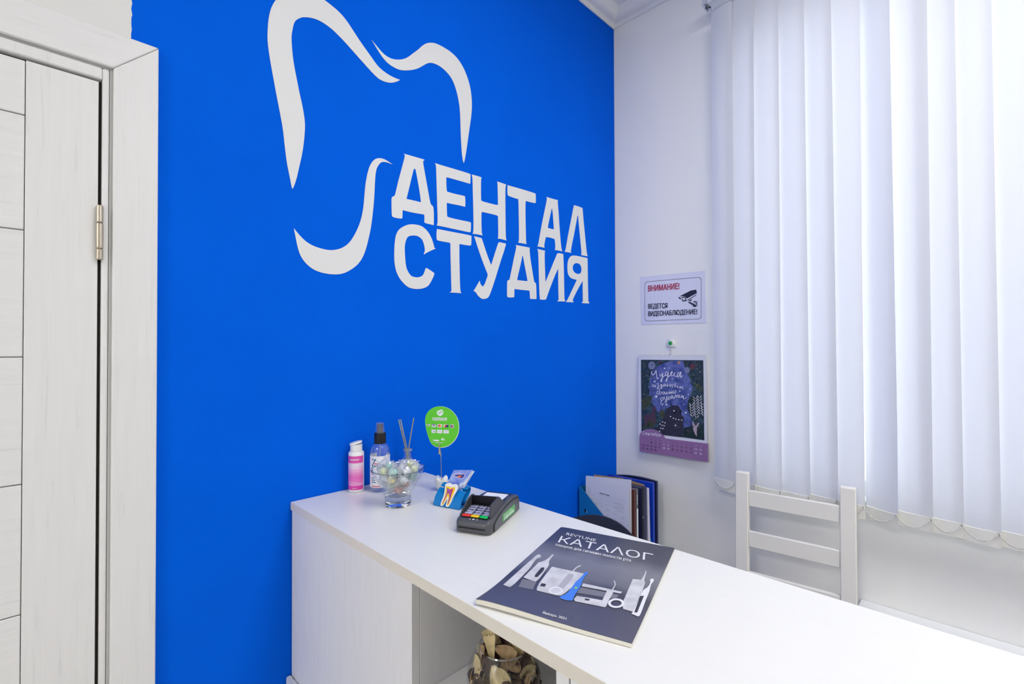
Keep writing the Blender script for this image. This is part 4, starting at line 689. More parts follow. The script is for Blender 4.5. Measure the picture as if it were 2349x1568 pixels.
SCRIPT=[[[(-0.1824,1.3995),(-0.1835,1.3908),(-0.1889,1.3842),(-0.1962,1.3893),(-0.2025,1.403)],[(-0.2035,1.404),(-0.2057,1.3858),(-0.209,1.3695),(-0.2163,1.3746)],[(-0.2203,1.3911),(-0.2214,1.3816),(-0.2276,1.3827),(-0.2316,1.3944)],[(-0.2327,1.3944),(-0.2318,1.3791),(-0.2278,1.3579),(-0.2247,1.3635),(-0.2338,1.3773),(-0.244,1.3853)],[(-0.2561,1.4009),(-0.247,1.3968),(-0.246,1.3853),(-0.2522,1.3846),(-0.2571,1.3971)],[(-0.2581,1.399),(-0.2552,1.38),(-0.2493,1.3608),(-0.2482,1.3665),(-0.2583,1.3801),(-0.2663,1.3861)],[(-0.2693,1.39),(-0.2752,1.3977),(-0.2732,1.4024),(-0.2682,1.3937),(-0.2703,1.3844),(-0.2803,1.3866)],[(-0.2881,1.3981),(-0.2832,1.3942),(-0.2833,1.3849),(-0.2922,1.3824),(-0.298,1.3873)],[(-0.3058,1.4006),(-0.299,1.3948),(-0.2961,1.3816),(-0.302,1.3818),(-0.3116,1.4026),(-0.3098,1.3877),(-0.3118,1.3794),(-0.3185,1.388)]],[[(-0.1924,1.3456),(-0.1871,1.3405),(-0.1893,1.3348),(-0.1946,1.337)],[(-0.1977,1.343),(-0.1956,1.3371),(-0.1999,1.3344),(-0.203,1.3404),(-0.1987,1.343)],[(-0.2061,1.3482),(-0.2144,1.3506),(-0.2124,1.3437),(-0.2166,1.3382),(-0.2115,1.3264),(-0.2093,1.3321),(-0.2176,1.3402)],[(-0.2289,1.3484),(-0.2227,1.3443),(-0.2259,1.3387),(-0.231,1.3476),(-0.228,1.3293),(-0.2259,1.333),(-0.2341,1.3411)],[(-0.2433,1.3501),(-0.2372,1.345),(-0.2393,1.3385),(-0.2463,1.3483),(-0.2474,1.3408),(-0.2525,1.3439)],[(-0.2554,1.3516),(-0.2545,1.3365)],[(-0.2555,1.3441),(-0.2615,1.3453)],[(-0.2665,1.3503),(-0.2636,1.3445),(-0.2666,1.3399),(-0.2706,1.3467),(-0.2675,1.3503)],[(-0.2745,1.3488),(-0.2766,1.3358)],[(-0.2775,1.348),(-0.2825,1.3492),(-0.2836,1.3381)],[(-0.2865,1.3476),(-0.2894,1.3496),(-0.2895,1.3384)],[(-0.2825,1.3539),(-0.2953,1.3545)],[(-0.2993,1.3464),(-0.2954,1.3406),(-0.2993,1.3371),(-0.3042,1.3401)],[(-0.313,1.3434),(-0.3071,1.3412),(-0.3091,1.3348),(-0.3139,1.3434)],[(-0.3178,1.3445),(-0.3169,1.3343),(-0.3227,1.3347)]],[[(-0.2125,1.3207),(-0.2074,1.3127),(-0.2106,1.3053),(-0.2168,1.3076)],[(-0.2208,1.3308),(-0.2178,1.3172),(-0.2189,1.3058),(-0.2241,1.3061),(-0.2281,1.3159),(-0.2209,1.3155)],[(-0.2353,1.3183),(-0.2323,1.3105),(-0.2375,1.307),(-0.2405,1.3148),(-0.2353,1.3183)],[(-0.2435,1.3188),(-0.2436,1.3093),(-0.2497,1.3106),(-0.2526,1.3193)],[(-0.2526,1.3193),(-0.2527,1.3099),(-0.2567,1.312)],[(-0.2588,1.3122),(-0.2627,1.319),(-0.2648,1.3107),(-0.2698,1.3194),(-0.2708,1.311)],[(-0.2757,1.3226),(-0.2748,1.3132),(-0.2808,1.3145),(-0.2827,1.3249)],[(-0.2827,1.3249),(-0.2837,1.3147),(-0.2896,1.3179),(-0.2906,1.3272)]],[[(-0.2221,1.2907),(-0.2274,1.2797),(-0.2254,1.2681),(-0.2327,1.262),(-0.2347,1.2707)],[(-0.2263,1.2891),(-0.2324,1.2953),(-0.2366,1.2879),(-0.2294,1.2798)],[(-0.2406,1.2977),(-0.2417,1.2883),(-0.2488,1.2888),(-0.2518,1.3004)],[(-0.2518,1.3004),(-0.2519,1.2815),(-0.2479,1.2736),(-0.2448,1.2791),(-0.2569,1.2875)],[(-0.2578,1.3008),(-0.259,1.2839)],[(-0.2669,1.2995),(-0.2609,1.2916),(-0.267,1.2864)],[(-0.2748,1.3057),(-0.2689,1.2978),(-0.271,1.2913),(-0.2778,1.304)],[(-0.2778,1.304),(-0.2789,1.2928),(-0.2838,1.2969)],[(-0.2849,1.2933),(-0.2907,1.3086),(-0.2937,1.2976),(-0.3005,1.3092),(-0.3025,1.2964)],[(-0.3073,1.3097),(-0.3074,1.2986),(-0.3142,1.3),(-0.317,1.3103)],[(-0.317,1.3103),(-0.319,1.2994),(-0.3229,1.3052)],[(-0.3238,1.3071),(-0.3229,1.2941),(-0.3296,1.2964),(-0.3363,1.3024)]]]

# ------------------------------------------------------------------ painted emblem and lettering on the blue wall
LOGO = mat('logo_paint', srgb(226, 227, 228), 0.55, spec=0.3, bump=0.06, bump_scale=240)
logo = thing('wall_emblem', 'large white painted tooth outline with two lines of lettering on the blue wall', 'sign', (-1.2, 0, 2.0))


def smooth_loop(pts, it=1):
    for _ in range(it):
        q = []
        n = len(pts)
        for i in range(n):
            a, b = pts[i], pts[(i + 1) % n]
            p = pts[i - 1]
            v1 = Vector((a[0] - p[0], a[1] - p[1]))
            v2 = Vector((b[0] - a[0], b[1] - a[1]))
            if v1.length > 1e-6 and v2.length > 1e-6 and v1.angle(v2) > radians(48):
                q.append(a)            # keep sharp tips
            else:
                q.append((a[0] * .75 + (p[0] + b[0]) * .125, a[1] * .75 + (p[1] + b[1]) * .125))
            q.append(((a[0] + b[0]) / 2, (a[1] + b[1]) / 2))
        pts = q
    return pts


for i, s in enumerate(STROKES):
    m = MB().poly([smooth_loop(s, 2)], lambda a, b: (a + 1.2, -.0011, b - 2.0), th=.0009, tfn=(0, -1, 0))
    m.build('tooth_stroke', LOGO, logo, smooth=0)
for i, loops in enumerate(LETTERS):
    m = MB().poly([smooth_loop(l, 1) for l in loops], lambda a, b: (a + 1.2, -.0011, b - 2.0), th=.0009, tfn=(0, -1, 0))
    m.build('painted_letter', LOGO, logo, smooth=0)

# ------------------------------------------------------------------ reception counter
CX0, CX1, ZT = -1.4171, -1.0316, 1.1325
TH = .0191
ct = MB().box(CX0, CX1, -1.95, -.0015, ZT - TH, ZT)
cto = ct.build('countertop', LAMINATE, None, origin=((CX0 + CX1) / 2, -.97, ZT - TH), bevel=.0008)
tag(cto, 'long white laminate countertop of the reception counter', 'countertop')
fe = MB().box(CX0 - .0006, CX0, -1.95, -.0015, ZT - TH + .0002, ZT - .0006)
feo = fe.build('edge_band', EDGE, cto, origin=((CX0 + CX1) / 2, -.97, ZT - TH))
feo.location = (0, 0, 0)

base = thing('reception_counter', 'white reception counter body with an open niche', 'counter', (-1.22, -.95, 0))
bo = (-1.22, -.95, 0)
ZU = ZT - TH - .0005


def bpart(name, m, *boxes, bevel=.0008):
    mb = MB()
    for b in boxes:
        mb.box(*b)
    o = mb.build(name, m, base, origin=bo, bevel=bevel)
    o.location = (0, 0, 0)
    return o


FX = CX0 + .0012
bpart('filler_strip', CABINET, (FX + .001, FX + .018, -.0235, -.0025, .0, ZU))
bpart('edge_band', mat('yellowed_edging', srgb(226, 220, 196), .4), (FX + .0005, FX + .018, -.0257, -.0238, .723, ZU))
bpart('front_panel', CABINET, (FX, FX + .016, -.5145, -.0262, .0, ZU))
bpart('niche_side', CABINET, (FX + .0165, -1.052, -.5145, -.4985, .5, ZU))
bpart('niche_shelf', CABINET, (FX + .002, -1.052, -.8225, -.515, .905, .923))
bpart('niche_back', CABINET, (-1.0510, -1.0420, -1.94, -.0025, .0, ZU))
bpart('lower_panel', CABINET, (FX, FX + .016, -.8427, -.515, .0, .9045))
bpart('upright', CABINET, (FX, -1.052, -.8427, -.8230, .905, ZU))
bpart('front_panel', CABINET, (FX, FX + .016, -1.94, -.8449, .0, ZU))
bpart('plinth_board', CABINET, (FX - .0125, FX - .0005, -1.94, -.0025, .0, .7225), bevel=.003)

# ------------------------------------------------------------------ side tables of the receptionist
DESK = mat('white_desk_top', srgb(236, 238, 240), .35, spec=.45)


def side_table(label, x0, x1, y0, y1, z):
    c = ((x0 + x1) / 2, (y0 + y1) / 2, 0)
    t_ = thing('side_table', label, 'table', c)
    o = MB().box(x0, x1, y0, y1, z - .025, z).build('table_top', DESK, t_, origin=c, bevel=.001)
    o.location = (0, 0, 0)
    for a in (x0 + .02, x1 - .06):
        for b in (y0 + .02, y1 - .06):
            o = MB().box(a, a + .04, b, b + .04, 0, z - .0255).build('leg', DESK, t_, origin=c)
            o.location = (0, 0, 0)


side_table('small white corner table that carries the file holder', -.33, -.014, -.29, -.012, .682)
lg_o = (-.05, -1.6, .66)
lgt = thing('wall_ledge', 'narrow white ledge running along the wall under the blind', 'ledge', lg_o)
o = MB().box(-.100, -.0015, -2.5, -.897, .680, .7025).build('ledge_top', DESK, lgt, origin=lg_o, bevel=.0015)
o.location = (0, 0, 0)
for yb in (-1.05, -1.7, -2.35):
    o = MB().box(-.085, -.0015, yb - .015, yb + .015, .60, .6795).build('bracket', DESK, lgt, origin=lg_o)
    o.location = (0, 0, 0)

# ------------------------------------------------------------------ vertical blind
SLATM = bpy.data.materials.new('blind_fabric')
SLATM.use_nodes = True
nt = SLATM.node_tree
p = nt.nodes['Principled BSDF']
p.inputs['Base Color'].default_value = srgb(240, 241, 244)
p.inputs['Roughness'].default_value = .8
p.inputs['Specular IOR Level'].default_value = .2
tl = nt.nodes.new('ShaderNodeBsdfTranslucent')
tl.inputs['Color'].default_value = srgb(234, 236, 244)
mx = nt.nodes.new('ShaderNodeMixShader')
mx.inputs['Fac'].default_value = .43
tcn = nt.nodes.new('ShaderNodeTexCoord')
wv = nt.nodes.new('ShaderNodeTexNoise')
wv.inputs['Scale'].default_value = 1.0
mpn = nt.nodes.new('ShaderNodeMapping')
mpn.inputs['Scale'].default_value = (40, 40, 900)
nt.links.new(tcn.outputs['Object'], mpn.inputs['Vector'])
nt.links.new(mpn.outputs['Vector'], wv.inputs['Vector'])
bmp = nt.nodes.new('ShaderNodeBump')
bmp.inputs['Strength'].default_value = .08
bmp.inputs['Distance'].default_value = .001
nt.links.new(wv.outputs['Fac'], bmp.inputs['Height'])
nt.links.new(bmp.outputs['Normal'], p.inputs['Normal'])
nt.links.new(p.outputs[0], mx.inputs[1])
nt.links.new(tl.outputs[0], mx.inputs[2])
nt.links.new(mx.outputs[0], nt.nodes['Material Output'].inputs['Surface'])
POCK = mat('blind_weight_pocket', srgb(236, 235, 229), .6)
BEAD = mat('pale_beads', srgb(214, 214, 212), .3)
CLEARP = thin_glass('clear_bracket', (.9, .92, .95, 1), milk=.35)

bl = thing('vertical_blind', 'closed white vertical fabric blind covering the window', 'blind', (-.07, -1.4, 2.80))
bo2 = (-.07, -1.4, 2.80)


def blpart(mb, name, m, parent=None, **k):
    o = mb.build(name, m, parent or bl, origin=bo2, **k)
    o.location = (0, 0, 0)
    return o


blpart(MB().box(-.092, -.050, -2.55, -.462, 2.775, 2.812), 'head_rail', mat('white_rail', srgb(225, 227, 230), .35), bevel=.002)
blpart(MB().box(-.095, -.046, -.4615, -.444, 2.772, 2.815), 'rail_end_cap', CLEARP, bevel=.002)
eb = MB()
eb.box(-.085, -.058, -.459, -.449, 2.779, 2.784)
eb.tube([(-.066, -.4655, 2.7735), (-.074, -.448, 2.7735)], .0025)
eb.tube([(-.085, -.455, 2.770), (-.060, -.452, 2.770)], .0015)
blpart(eb, 'rail_gear', mat('dark_gear', srgb(40, 42, 52), .5))
for yy in (-.6, -2.4):
    blpart(MB().box(-.085, -.0008, yy - .015, yy + .015, 2.8125, 2.828), 'rail_bracket', METAL)

# right edge of every fabric slat, left to right along the wall (distance from the corner)
EDGES = [-.5455, -.6195, -.6970, -.7735, -.8490, -.9230, -1.0075, -1.0795, -1.1355, -1.2070, -1.2840]
e = EDGES[-1]
while e > -2.50:
    e -= .0765
    EDGES.append(e)
SW = .0905
slats = []
for i, er in enumerate(EDGES):
    ang = radians(9 + 2.5 * sin(i * 2.1)) if i != 6 else radians(26.5)
    wdt = SW if i else .0810
    cx = -.0705
    zb = .978 + .004 * sin(i * 1.9)
    ztop = 2.752
    tw = .006 * sin(i * 1.3)

    def fab(u, v, k, i=i, er=er, ang=ang, wdt=wdt, cx=cx, tw=tw, zb=zb):
        s_ = (u - 1) * wdt              # 0 at the right edge, negative to the left
        z = zb + .0415 + v * (ztop - zb - .0415)
        y = er - s_ * cos(ang) + tw * (1 - v) + (.014 * min(.7, max(0, v - .15)) if i == 6 else 0)
        bow = .004 * (1 - (2 * u - 1) ** 2)
        x = cx - (s_ + wdt / 2) * sin(ang) - bow + (-.00045 if k else .0)
        return (x, y, z)

    m = MB().sheet(fab, 1, 6, 14)
    so = blpart(m, 'slat', SLATM, smooth=60)

    def pck(u, v, k, fab=fab, zb=zb):
        x, y, z = fab(u, 0, 0)
        return (x + (-.0026 if k else .0016), y, zb + v * .0405)
    blpart(MB().sheet(pck, 1, 6, 1), 'bottom_weight', POCK, so, smooth=60)
    blpart(MB().box(fab(.955, 0, 0)[0] - .0045, fab(.955, 0, 0)[0] - .0028, fab(.97, 0, 0)[1], fab(.94, 0, 0)[1], zb + .031, zb + .043), 'chain_clip', BEAD, so)
    slats.append((fab, zb))
# bead chains hanging from slat to slat
ends = [Vector(slats[0][0](.03, 0, 0))] + [Vector(f_(.955, 0, 0)) for f_, z_ in slats]
zs = [slats[0][1]] + [z_ for f_, z_ in slats]
for A, B, za, zb_ in zip(ends, ends[1:], zs, zs[1:]):
    A, B = A.copy(), B.copy()
    A.x -= .0062
    B.x -= .0062
    A.z, B.z = za + .0365, zb_ + .0365
    m = MB()
    nb = 17
    pts = []
    for k in range(nb + 1):
        t_ = k / nb
        P_ = A.lerp(B, t_)
        P_.z -= .0255 * (1 - (2 * t_ - 1) ** 2)
        P_.x -= .004 * (1 - (2 * t_ - 1) ** 2)
        pts.append(P_)
    for P_ in pts:
        m.ball(P_, .00205, 8, 6)
    m.tube(pts, .0006, 5)
    blpart(m, 'bead_chain', BEAD, smooth=60)

# ------------------------------------------------------------------ white chair
ch = thing('wooden_chair', 'white wooden ladder-back chair behind the counter', 'chair', (-.125, -.738, 0), radians(-84))
PW = .148
for sx in (-1, 1):
    m = MB()
    wq = .0205

    def post(u, v, k, sx=sx):
        z = v * 1.0755
        lean = -.030 + .030 * min(1, max(0, (z - .42) / .62)) - .05 * max(0, (.42 - z) / .42) * 0
        y = lean + (.0135 if k else -.0135)
        x = sx * PW + (u - .5) * 2 * wq
        return (x, y, z)
    m.sheet(post, 1, 1, 8)
    m.build('leg', CHAIR_W, ch, bevel=.003, segs=3)
for zc, h in ((.9915, .0515), (.858, .0515), (.7245, .0515)):
    yo = -.030 + .030 * min(1, (zc - .42) / .62)
    MB().box(-PW + .0207, PW - .0207, yo - .010, yo + .004, zc - h / 2, zc + h / 2).build('back_slat', CHAIR_W, ch, bevel=.002)
MB().box(-.185, .185, -.425, -.0445, .43, .448).build('seat', CHAIR_W, ch, bevel=.004, segs=3)
for sx in (-1, 1):
    MB().box(sx * PW - .0175, sx * PW + .0175, -.41, -.376, 0, .4295).build('leg', CHAIR_W, ch, bevel=.003)
    MB().box(sx * PW - .009, sx * PW + .009, -.3755, -.0447, .37, .4295).build('apron', CHAIR_W, ch)
MB().box(-PW + .018, PW - .018, -.402, -.384, .37, .4295).build('apron', CHAIR_W, ch)
MB().box(-PW + .021, PW - .021, -.039, -.022, .37, .4295).build('apron', CHAIR_W, ch)

# ------------------------------------------------------------------ office chair
oc = thing('office_chair', 'black office chair whose curved backrest shows above the counter', 'office chair', (-.685, -.33, 0), radians(181))
OCM = mat('black_leatherette', srgb(46, 47, 54), .32, spec=.5, bump=.05, bump_scale=300)


def obk(u, v, k):
    a = (u - .5) * 2
    wz = .17 + .045 * min(1, v * 2.2)
    top = .9690 - .100 * abs(a) ** 2.0
    z = .60 + v * (top - .60)
    y = a * wz
    th_ = .020 * (1 - abs(a) ** 4) * (1 - (2 * v - 1) ** 8) + .003
    x = -.105 + .075 * a * a + .04 * (1 - v) - .02 * sin(v * pi)
    return (x + (th_ if k else -th_), y, z)


MB().sheet(obk, 1, 20, 14).build('backrest', OCM, oc, smooth=60)


def oseat(u, v, k):
    x = .0 + .30 * u
    y = (v - .5) * .42
    rr_ = (1 - abs(2 * u - 1) ** 6) * (1 - abs(2 * v - 1) ** 6)
    return (x, y, .47 + (.03 * rr_ + .004 if k else -.03 * rr_ - .004))


MB().sheet(oseat, 1, 12, 12).build('seat', OCM, oc, smooth=60)
MB().tube([(.10, 0, .43), (-.03, 0, .45), (-.115, 0, .56), (-.118, 0, .70)], .018).build('back_support', BLACK, oc)
MB().lathe([(0, .10), (.03, .10), (.028, .25), (.02, .25), (.02, .44), (0, .44)], 20, (.14, 0, 0)).build('gas_lift', BLACK, oc)
for k in range(5):
    a = 2 * pi * k / 5 + .3
    lg = MB().tube([(.14 + .02 * cos(a), .02 * sin(a), .115), (.14 + .17 * cos(a), .17 * sin(a), .075)], [.018, .012]).build('leg', BLACK, oc)
    MB().ball((.14 + .17 * cos(a), .17 * sin(a), .0285), .028, 12, 8).build('caster', BLACK, lg)

# ------------------------------------------------------------------ file holder in the corner with papers and folders
BLUEP = mat('blue_plastic', srgb(24, 122, 186), .35, spec=.5)
fh_o = (-.165, -.13, .6825)
fho = thing('file_holder', 'blue plastic magazine file with a diagonal cut side in the corner', 'file holder', fh_o)
side = [(-.010, .6825), (-.010, .938), (-.020, .938), (-.034, .928), (-.080, .888), (-.140, .8385), (-.195, .775), (-.236, .742), (-.236, .6825)]
hole = [(-.036, .8605), (-.036, .842), (-.053, .8445)]
for i, x in enumerate((-.290, -.2065, -.1215, -.0775)):
    mb = MB().poly([side] + ([hole] if i == 0 else []), lambda a, b, x=x: (x, a, b), th=.0022, tfn=(-1, 0, 0))
    o = mb.build('side_panel' if i in (0, 3) else 'divider', BLUEP, fho, origin=fh_o, smooth=0)
    o.location = (0, 0, 0)
o = MB().box(-.2876, -.0777, -.0095, -.0075, .6825, .938).build('back_panel', BLUEP, fho, origin=fh_o)
o.location = (0, 0, 0)
o = MB().box(-.2876, -.0777, -.236, -.0100, .6825, .6843).build('floor_panel', BLUEP, fho, origin=fh_o)
o.location = (0, 0, 0)

PAPER = mat('office_paper', srgb(232, 233, 243), .7)
INKD = mat('dark_ink', srgb(45, 48, 66), .7)
INKG = mat('grey_ink', srgb(150, 152, 168), .7)
ZB = .6848


def upright(name, label, cat, x, th, ya, yb, zt_a, zt_b, m, lean=0.0, curve=0.0, group=None):
    """a flat item standing in the holder: faces -x, back edge ya, front edge yb"""
    r = thing(name, label, cat, (x, (ya + yb) / 2, ZB), group=group)

    def fn(u, v, k):
        y = ya + u * (yb - ya)
        top = zt_a + u * (zt_b - zt_a) + curve * 4 * u * (1 - u)
        z = v * (top - ZB)
        return ((th if k else 0) + lean * v, y - (ya + yb) / 2, z)
    MB().sheet(fn, 1, 10, 6).build('cover' if m is not PAPER else 'page', m, r, smooth=40)
    return r


sh = upright('paper_sheet', 'printed form page in the front pocket of the blue file holder', 'paper', -.2795, .0006, -.036, -.2325, .9805, .9815, PAPER)
pr = MB()
pf = lambda a, b: (-.0004, a + .13425, b - ZB)
text(pr, 'Дентал Студия', (-.103, .9300), (-.147, .9285), (-.103, .9338), pf, .03)
pr.build('heading', INKD, sh, smooth=0)
pg = MB()


def tline(ya, yb, z, h=.0012):
    n = max(2, int(abs(yb - ya) / .0042))
    for k in range(n):
        a = ya + (yb - ya) * k / n
        b = ya + (yb - ya) * (k + .74) / n
        pg.add([pf(a, z), pf(b, z), pf(b, z + h), pf(a, z + h)], [(0, 1, 2, 3)])


for ya, yb, z in ((-.047, -.056, .9395), (-.047, -.058, .934), (-.047, -.064, .9285), (-.047, -.060, .919), (-.047, -.052, .907),
                  (-.17, -.213, .907), (-.178, -.213, .898), (-.166, -.213, .889), (-.18, -.213, .880),
                  (-.05, -.068, .8985), (-.055, -.095, .886), (-.06, -.095, .881), (-.104, -.118, .882), (-.132, -.146, .874),
                  (-.13, -.146, .868), (-.132, -.147, .853), (-.165, -.178, .866), (-.174, -.178, .846), (-.2, -.214, .861), (-.197, -.214, .855),
                  (-.198, -.214, .84), (-.2, -.214, .824), (-.197, -.215, .818), (-.197, -.215, .811)):
    tline(ya, yb, z)
for z in (.9235, .9135, .9035, .8925):
    pg.add([pf(-.046, z), pf(-.214, z), pf(-.214, z + .0004), pf(-.046, z + .0004)], [(0, 1, 2, 3)])
pg.build('print', INKG, sh, smooth=0)

upright('paper_sheet', 'blank white sheet rising behind the printed form', 'paper', -.270, .0006, -.030, -.2375, .9835, 1.0060, PAPER)
upright('card_folder', 'brown card folder beside the printed form', 'folder', -.2575, .011, -.045, -.2420, .945, .966, mat('brown_card', srgb(100, 58, 55), .5))
ib = upright('ring_binder', 'thin grey binder with a white spine label', 'binder', -.2390, .013, -.040, -.2400, .950, .9645, mat('grey_binder', srgb(112, 114, 118), .45))
MB().box(.0010, .0115, -.1009, -.1003, .004, .205).build('spine_label', PAPER, ib)
il = MB()
text(il, 'index', (.0085, .222), (.0085, .258), (.0030, .222), lambda a, b: (a, -.1004, b), .02, ref='х')
il.build('lettering', PAPER, ib, smooth=0)
nb_ = upright('ring_binder', 'wide navy binder with a ring in its spine', 'binder', -.2030, .036, -.030, -.2420, .955, .960, mat('navy_binder', srgb(38, 44, 82), .4))
MB().lathe([(.0028, -.001), (.0045, -.001), (.0045, .001), (.0028, .001), (.0028, -.001)], 16, M=Matrix.Translation((.006, -.1075, .165)) @ Matrix.Rotation(radians(90), 4, 'X')).build('finger_ring', CHROME, nb_)
MB().box(.0004, .0125, -.1066, -.1061, .002, .282).build('spine_black_strip', mat('black_card', srgb(14, 16, 30), .6), nb_)  # near-black strip down one side of the binder spine
upright('plastic_sleeve', 'pale lilac sleeve of papers leaning beside the navy binder', 'sleeve', -.150, .016, -.030, -.2400, .945, .950, mat('lilac_sleeve', srgb(205, 203, 226), .4), lean=-.009)
upright('plastic_folder', 'bright blue plastic folder', 'folder', -.1163, .013, -.030, -.2420, .960, .964, mat('bright_blue_plastic', srgb(12, 62, 190), .3), lean=-.001)
upright('plastic_folder', 'dark navy folder with an arched top at the far side of the holder', 'folder', -.0920, .012, -.026, -.2440, .951, .965, mat('navy_plastic', srgb(24, 34, 78), .35), curve=.010)
KR = mat('kraft_card', srgb(180, 150, 112), .7)
upright('index_card', 'kraft card sticking up behind the white sheet', 'card', -.216, .001, -.030, -.170, .978, .989, KR)
upright('index_card', 'kraft card sticking up in front of the bright blue folder', 'card', -.1585, .001, -.150, -.228, .970, .963, KR)

# ------------------------------------------------------------------ warning sign on the window wall
wsg = thing('warning_sign', 'white video surveillance warning sheet taped to the wall beside the blind', 'sign', (-.001, -.267, 1.70))
so_ = (-.001, -.267, 1.70)
SHEETM = mat('sign_sheet', srgb(228, 230, 248), .35, spec=.5, vary=.03, vary_scale=6)
NAVY = mat('sign_navy_print', srgb(30, 34, 62), .5)
REDP = mat('sign_red_print', srgb(176, 44, 84), .5)


def wpart(mb, name, m, par, org, **k):
    o = mb.build(name, m, par, origin=org, **k)
    o.location = (0, 0, 0)
    return o


ws = SIGN['sheet']
wpart(MB().poly([ws], lambda a, b: (-.0016, a, b), th=.0009, tfn=(-1, 0, 0)), 'sheet', SHEETM, wsg, so_, smooth=0)
sf = lambda a, b: (-.0020, a, b)


def quadlerp(q):
    def f(u, v):
        a = [q[0][i] + (q[1][i] - q[0][i]) * u for i in (0, 1)]
        b = [q[3][i] + (q[2][i] - q[3][i]) * u for i in (0, 1)]
        return (a[0] + (b[0] - a[0]) * v, a[1] + (b[1] - a[1]) * v)
    return f


def round_rect(ru, rv, n=6):
    pts = []
    for cx_, cy_, a0 in ((1 - ru, rv, -90), (1 - ru, 1 - rv, 0), (ru, 1 - rv, 90), (ru, rv, 180)):
        for k in range(n + 1):
            a = radians(a0 + 90 * k / n)
            pts.append((cx_ + ru * cos(a), cy_ + rv * sin(a)))
    return pts


qf = quadlerp(SIGN['frame'])
outer = [qf(*p_) for p_ in round_rect(.055, .08)]
qc = qf(.5, .5)
inner = [(qc[0] + (x - qc[0]) * .988, qc[1] + (y - qc[1]) * .983) for x, y in outer]
wpart(MB().poly([outer, inner], sf), 'border_line', NAVY, wsg, so_, smooth=0)
m = MB()
for l in SIGN['cam']:
    m.poly([l], sf)
m.poly([SIGN['lens'][0], SIGN['lens'][1]], sf)
wpart(m, 'camera_symbol', NAVY, wsg, so_, smooth=0)
m = MB()
text(m, 'ВНИМАНИЕ!', *SIGNTEXT['t1'], sf, .035)
wpart(m, 'red_heading', REDP, wsg, so_, smooth=0)
m = MB()
text(m, 'ВЕДЕТСЯ', *SIGNTEXT['t2'], sf, .035)
text(m, 'ВИДЕОНАБЛЮДЕНИЕ!', *SIGNTEXT['t3'], sf, .035)
wpart(m, 'dark_lettering', NAVY, wsg, so_, smooth=0)

# ------------------------------------------------------------------ adhesive hook with green dot
hk_o = (-.0005, -.2675, 1.5165)
hk = thing('wall_hook', 'small white adhesive hook with a green dot', 'hook', hk_o)
HW = mat('hook_white', srgb(238, 238, 236), .35)
wpart(MB().box(-.0035, -.0006, -.2890, -.2520, 1.500, 1.535), 'adhesive_pad', HW, hk, hk_o, bevel=.001)
RX = Matrix.Translation((-.0036, -.2665, 1.5165)) @ Matrix.Rotation(radians(-90), 4, 'Y')
wpart(MB().lathe([(0, 0), (.0165, 0), (.0165, .004), (.014, .007), (0, .0075)], 28, M=RX), 'disc', HW, hk, hk_o)
wpart(MB().lathe([(0, .0076), (.0082, .0076), (.0078, .009), (0, .0105)], 24, M=RX), 'green_dot', mat('green_dot', srgb(30, 165, 62), .35), hk, hk_o)
wpart(MB().tube([(-.006, -.2675, 1.499), (-.006, -.2685, 1.489), (-.009, -.2680, 1.4815), (-.012, -.2665, 1.4835)], .0012, 8), 'wire_hook', METAL, hk, hk_o)

# ------------------------------------------------------------------ wall calendar
cl_o = (-.006, -.27, 1.465)
cal = thing('wall_calendar', 'wire-bound September wall calendar hanging below the hook', 'calendar', cl_o)


def cpl(d):
    return lambda a, b: (-.006 - (1.465 - b) * .03 - d, a, b)


def flat(pts_list, d, m, name, par=None):
    mb = MB()
    for l in pts_list:
        mb.poly(l if isinstance(l[0][0], (tuple, list)) else [l], cpl(d))
    return wpart(mb, name, m, par or cal, cl_o, smooth=0)


CPAGE = mat('calendar_paper', srgb(228, 230, 240), .55)
pgq = CAL['page']
bk = CAL['block']
yl, yr = pgq[0][0], pgq[1][0]
bot = 1.0555
pgm = MB().poly([[(yl, 1.4645), (yr, 1.4645), (yr - .0045, 1.118), (yl - .001, 1.118)]], cpl(-.0012), th=.0035, tfn=(1, 0, 0))
pages = wpart(pgm, 'pages', CPAGE, cal, cl_o, smooth=0)
PURP = mat('calendar_purple', srgb(150, 112, 160), .55)
ART = mat('calendar_forest', srgb(62, 88, 104), .55, vary=.55, vary_scale=70, vary_to=srgb(28, 44, 56))
SKYA = mat('calendar_sky', srgb(104, 116, 182), .55, vary=.4, vary_scale=38, vary_to=srgb(58, 74, 140))
aq = CAL['art']
flat([aq], .0034, ART, 'picture', pages)
flat([smooth_loop(CAL['sky'], 2)], .0036, SKYA, 'night_sky', pages)
DK = mat('calendar_dark_tree', srgb(52, 72, 86), .55, vary=.4, vary_scale=110, vary_to=srgb(24, 36, 48))
OLIVE = mat('calendar_olive', srgb(74, 82, 58), .55, vary=.35, vary_scale=80)
flat([smooth_loop(CAL['tree1'], 1), smooth_loop(CAL['tree2'], 2)], .0037, DK, 'dark_trees', pages)
flat([smooth_loop(CAL['bush'], 1), smooth_loop(CAL['bush2'], 2)], .0038, mat('calendar_bush', srgb(32, 52, 52), .55, vary=.4, vary_scale=70), 'bushes', pages)
flat([smooth_loop(CAL[k], 1) for k in ('leaf1', 'leaf2', 'leaf3', 'leaf4')], .0039, OLIVE, 'olive_leaves', pages)
flat([CAL['tuft1'], CAL['tuft2']], .0039, mat('calendar_lilac', srgb(128, 134, 172), .55), 'blossom_tufts', pages)
flat([smooth_loop(CAL['deer'], 1)], .0041, mat('calendar_plum', srgb(84, 60, 78), .55), 'deer_figure', pages)
flat([smooth_loop(CAL['fin'], 1)], .0040, OLIVE, 'ear_fin', pages)
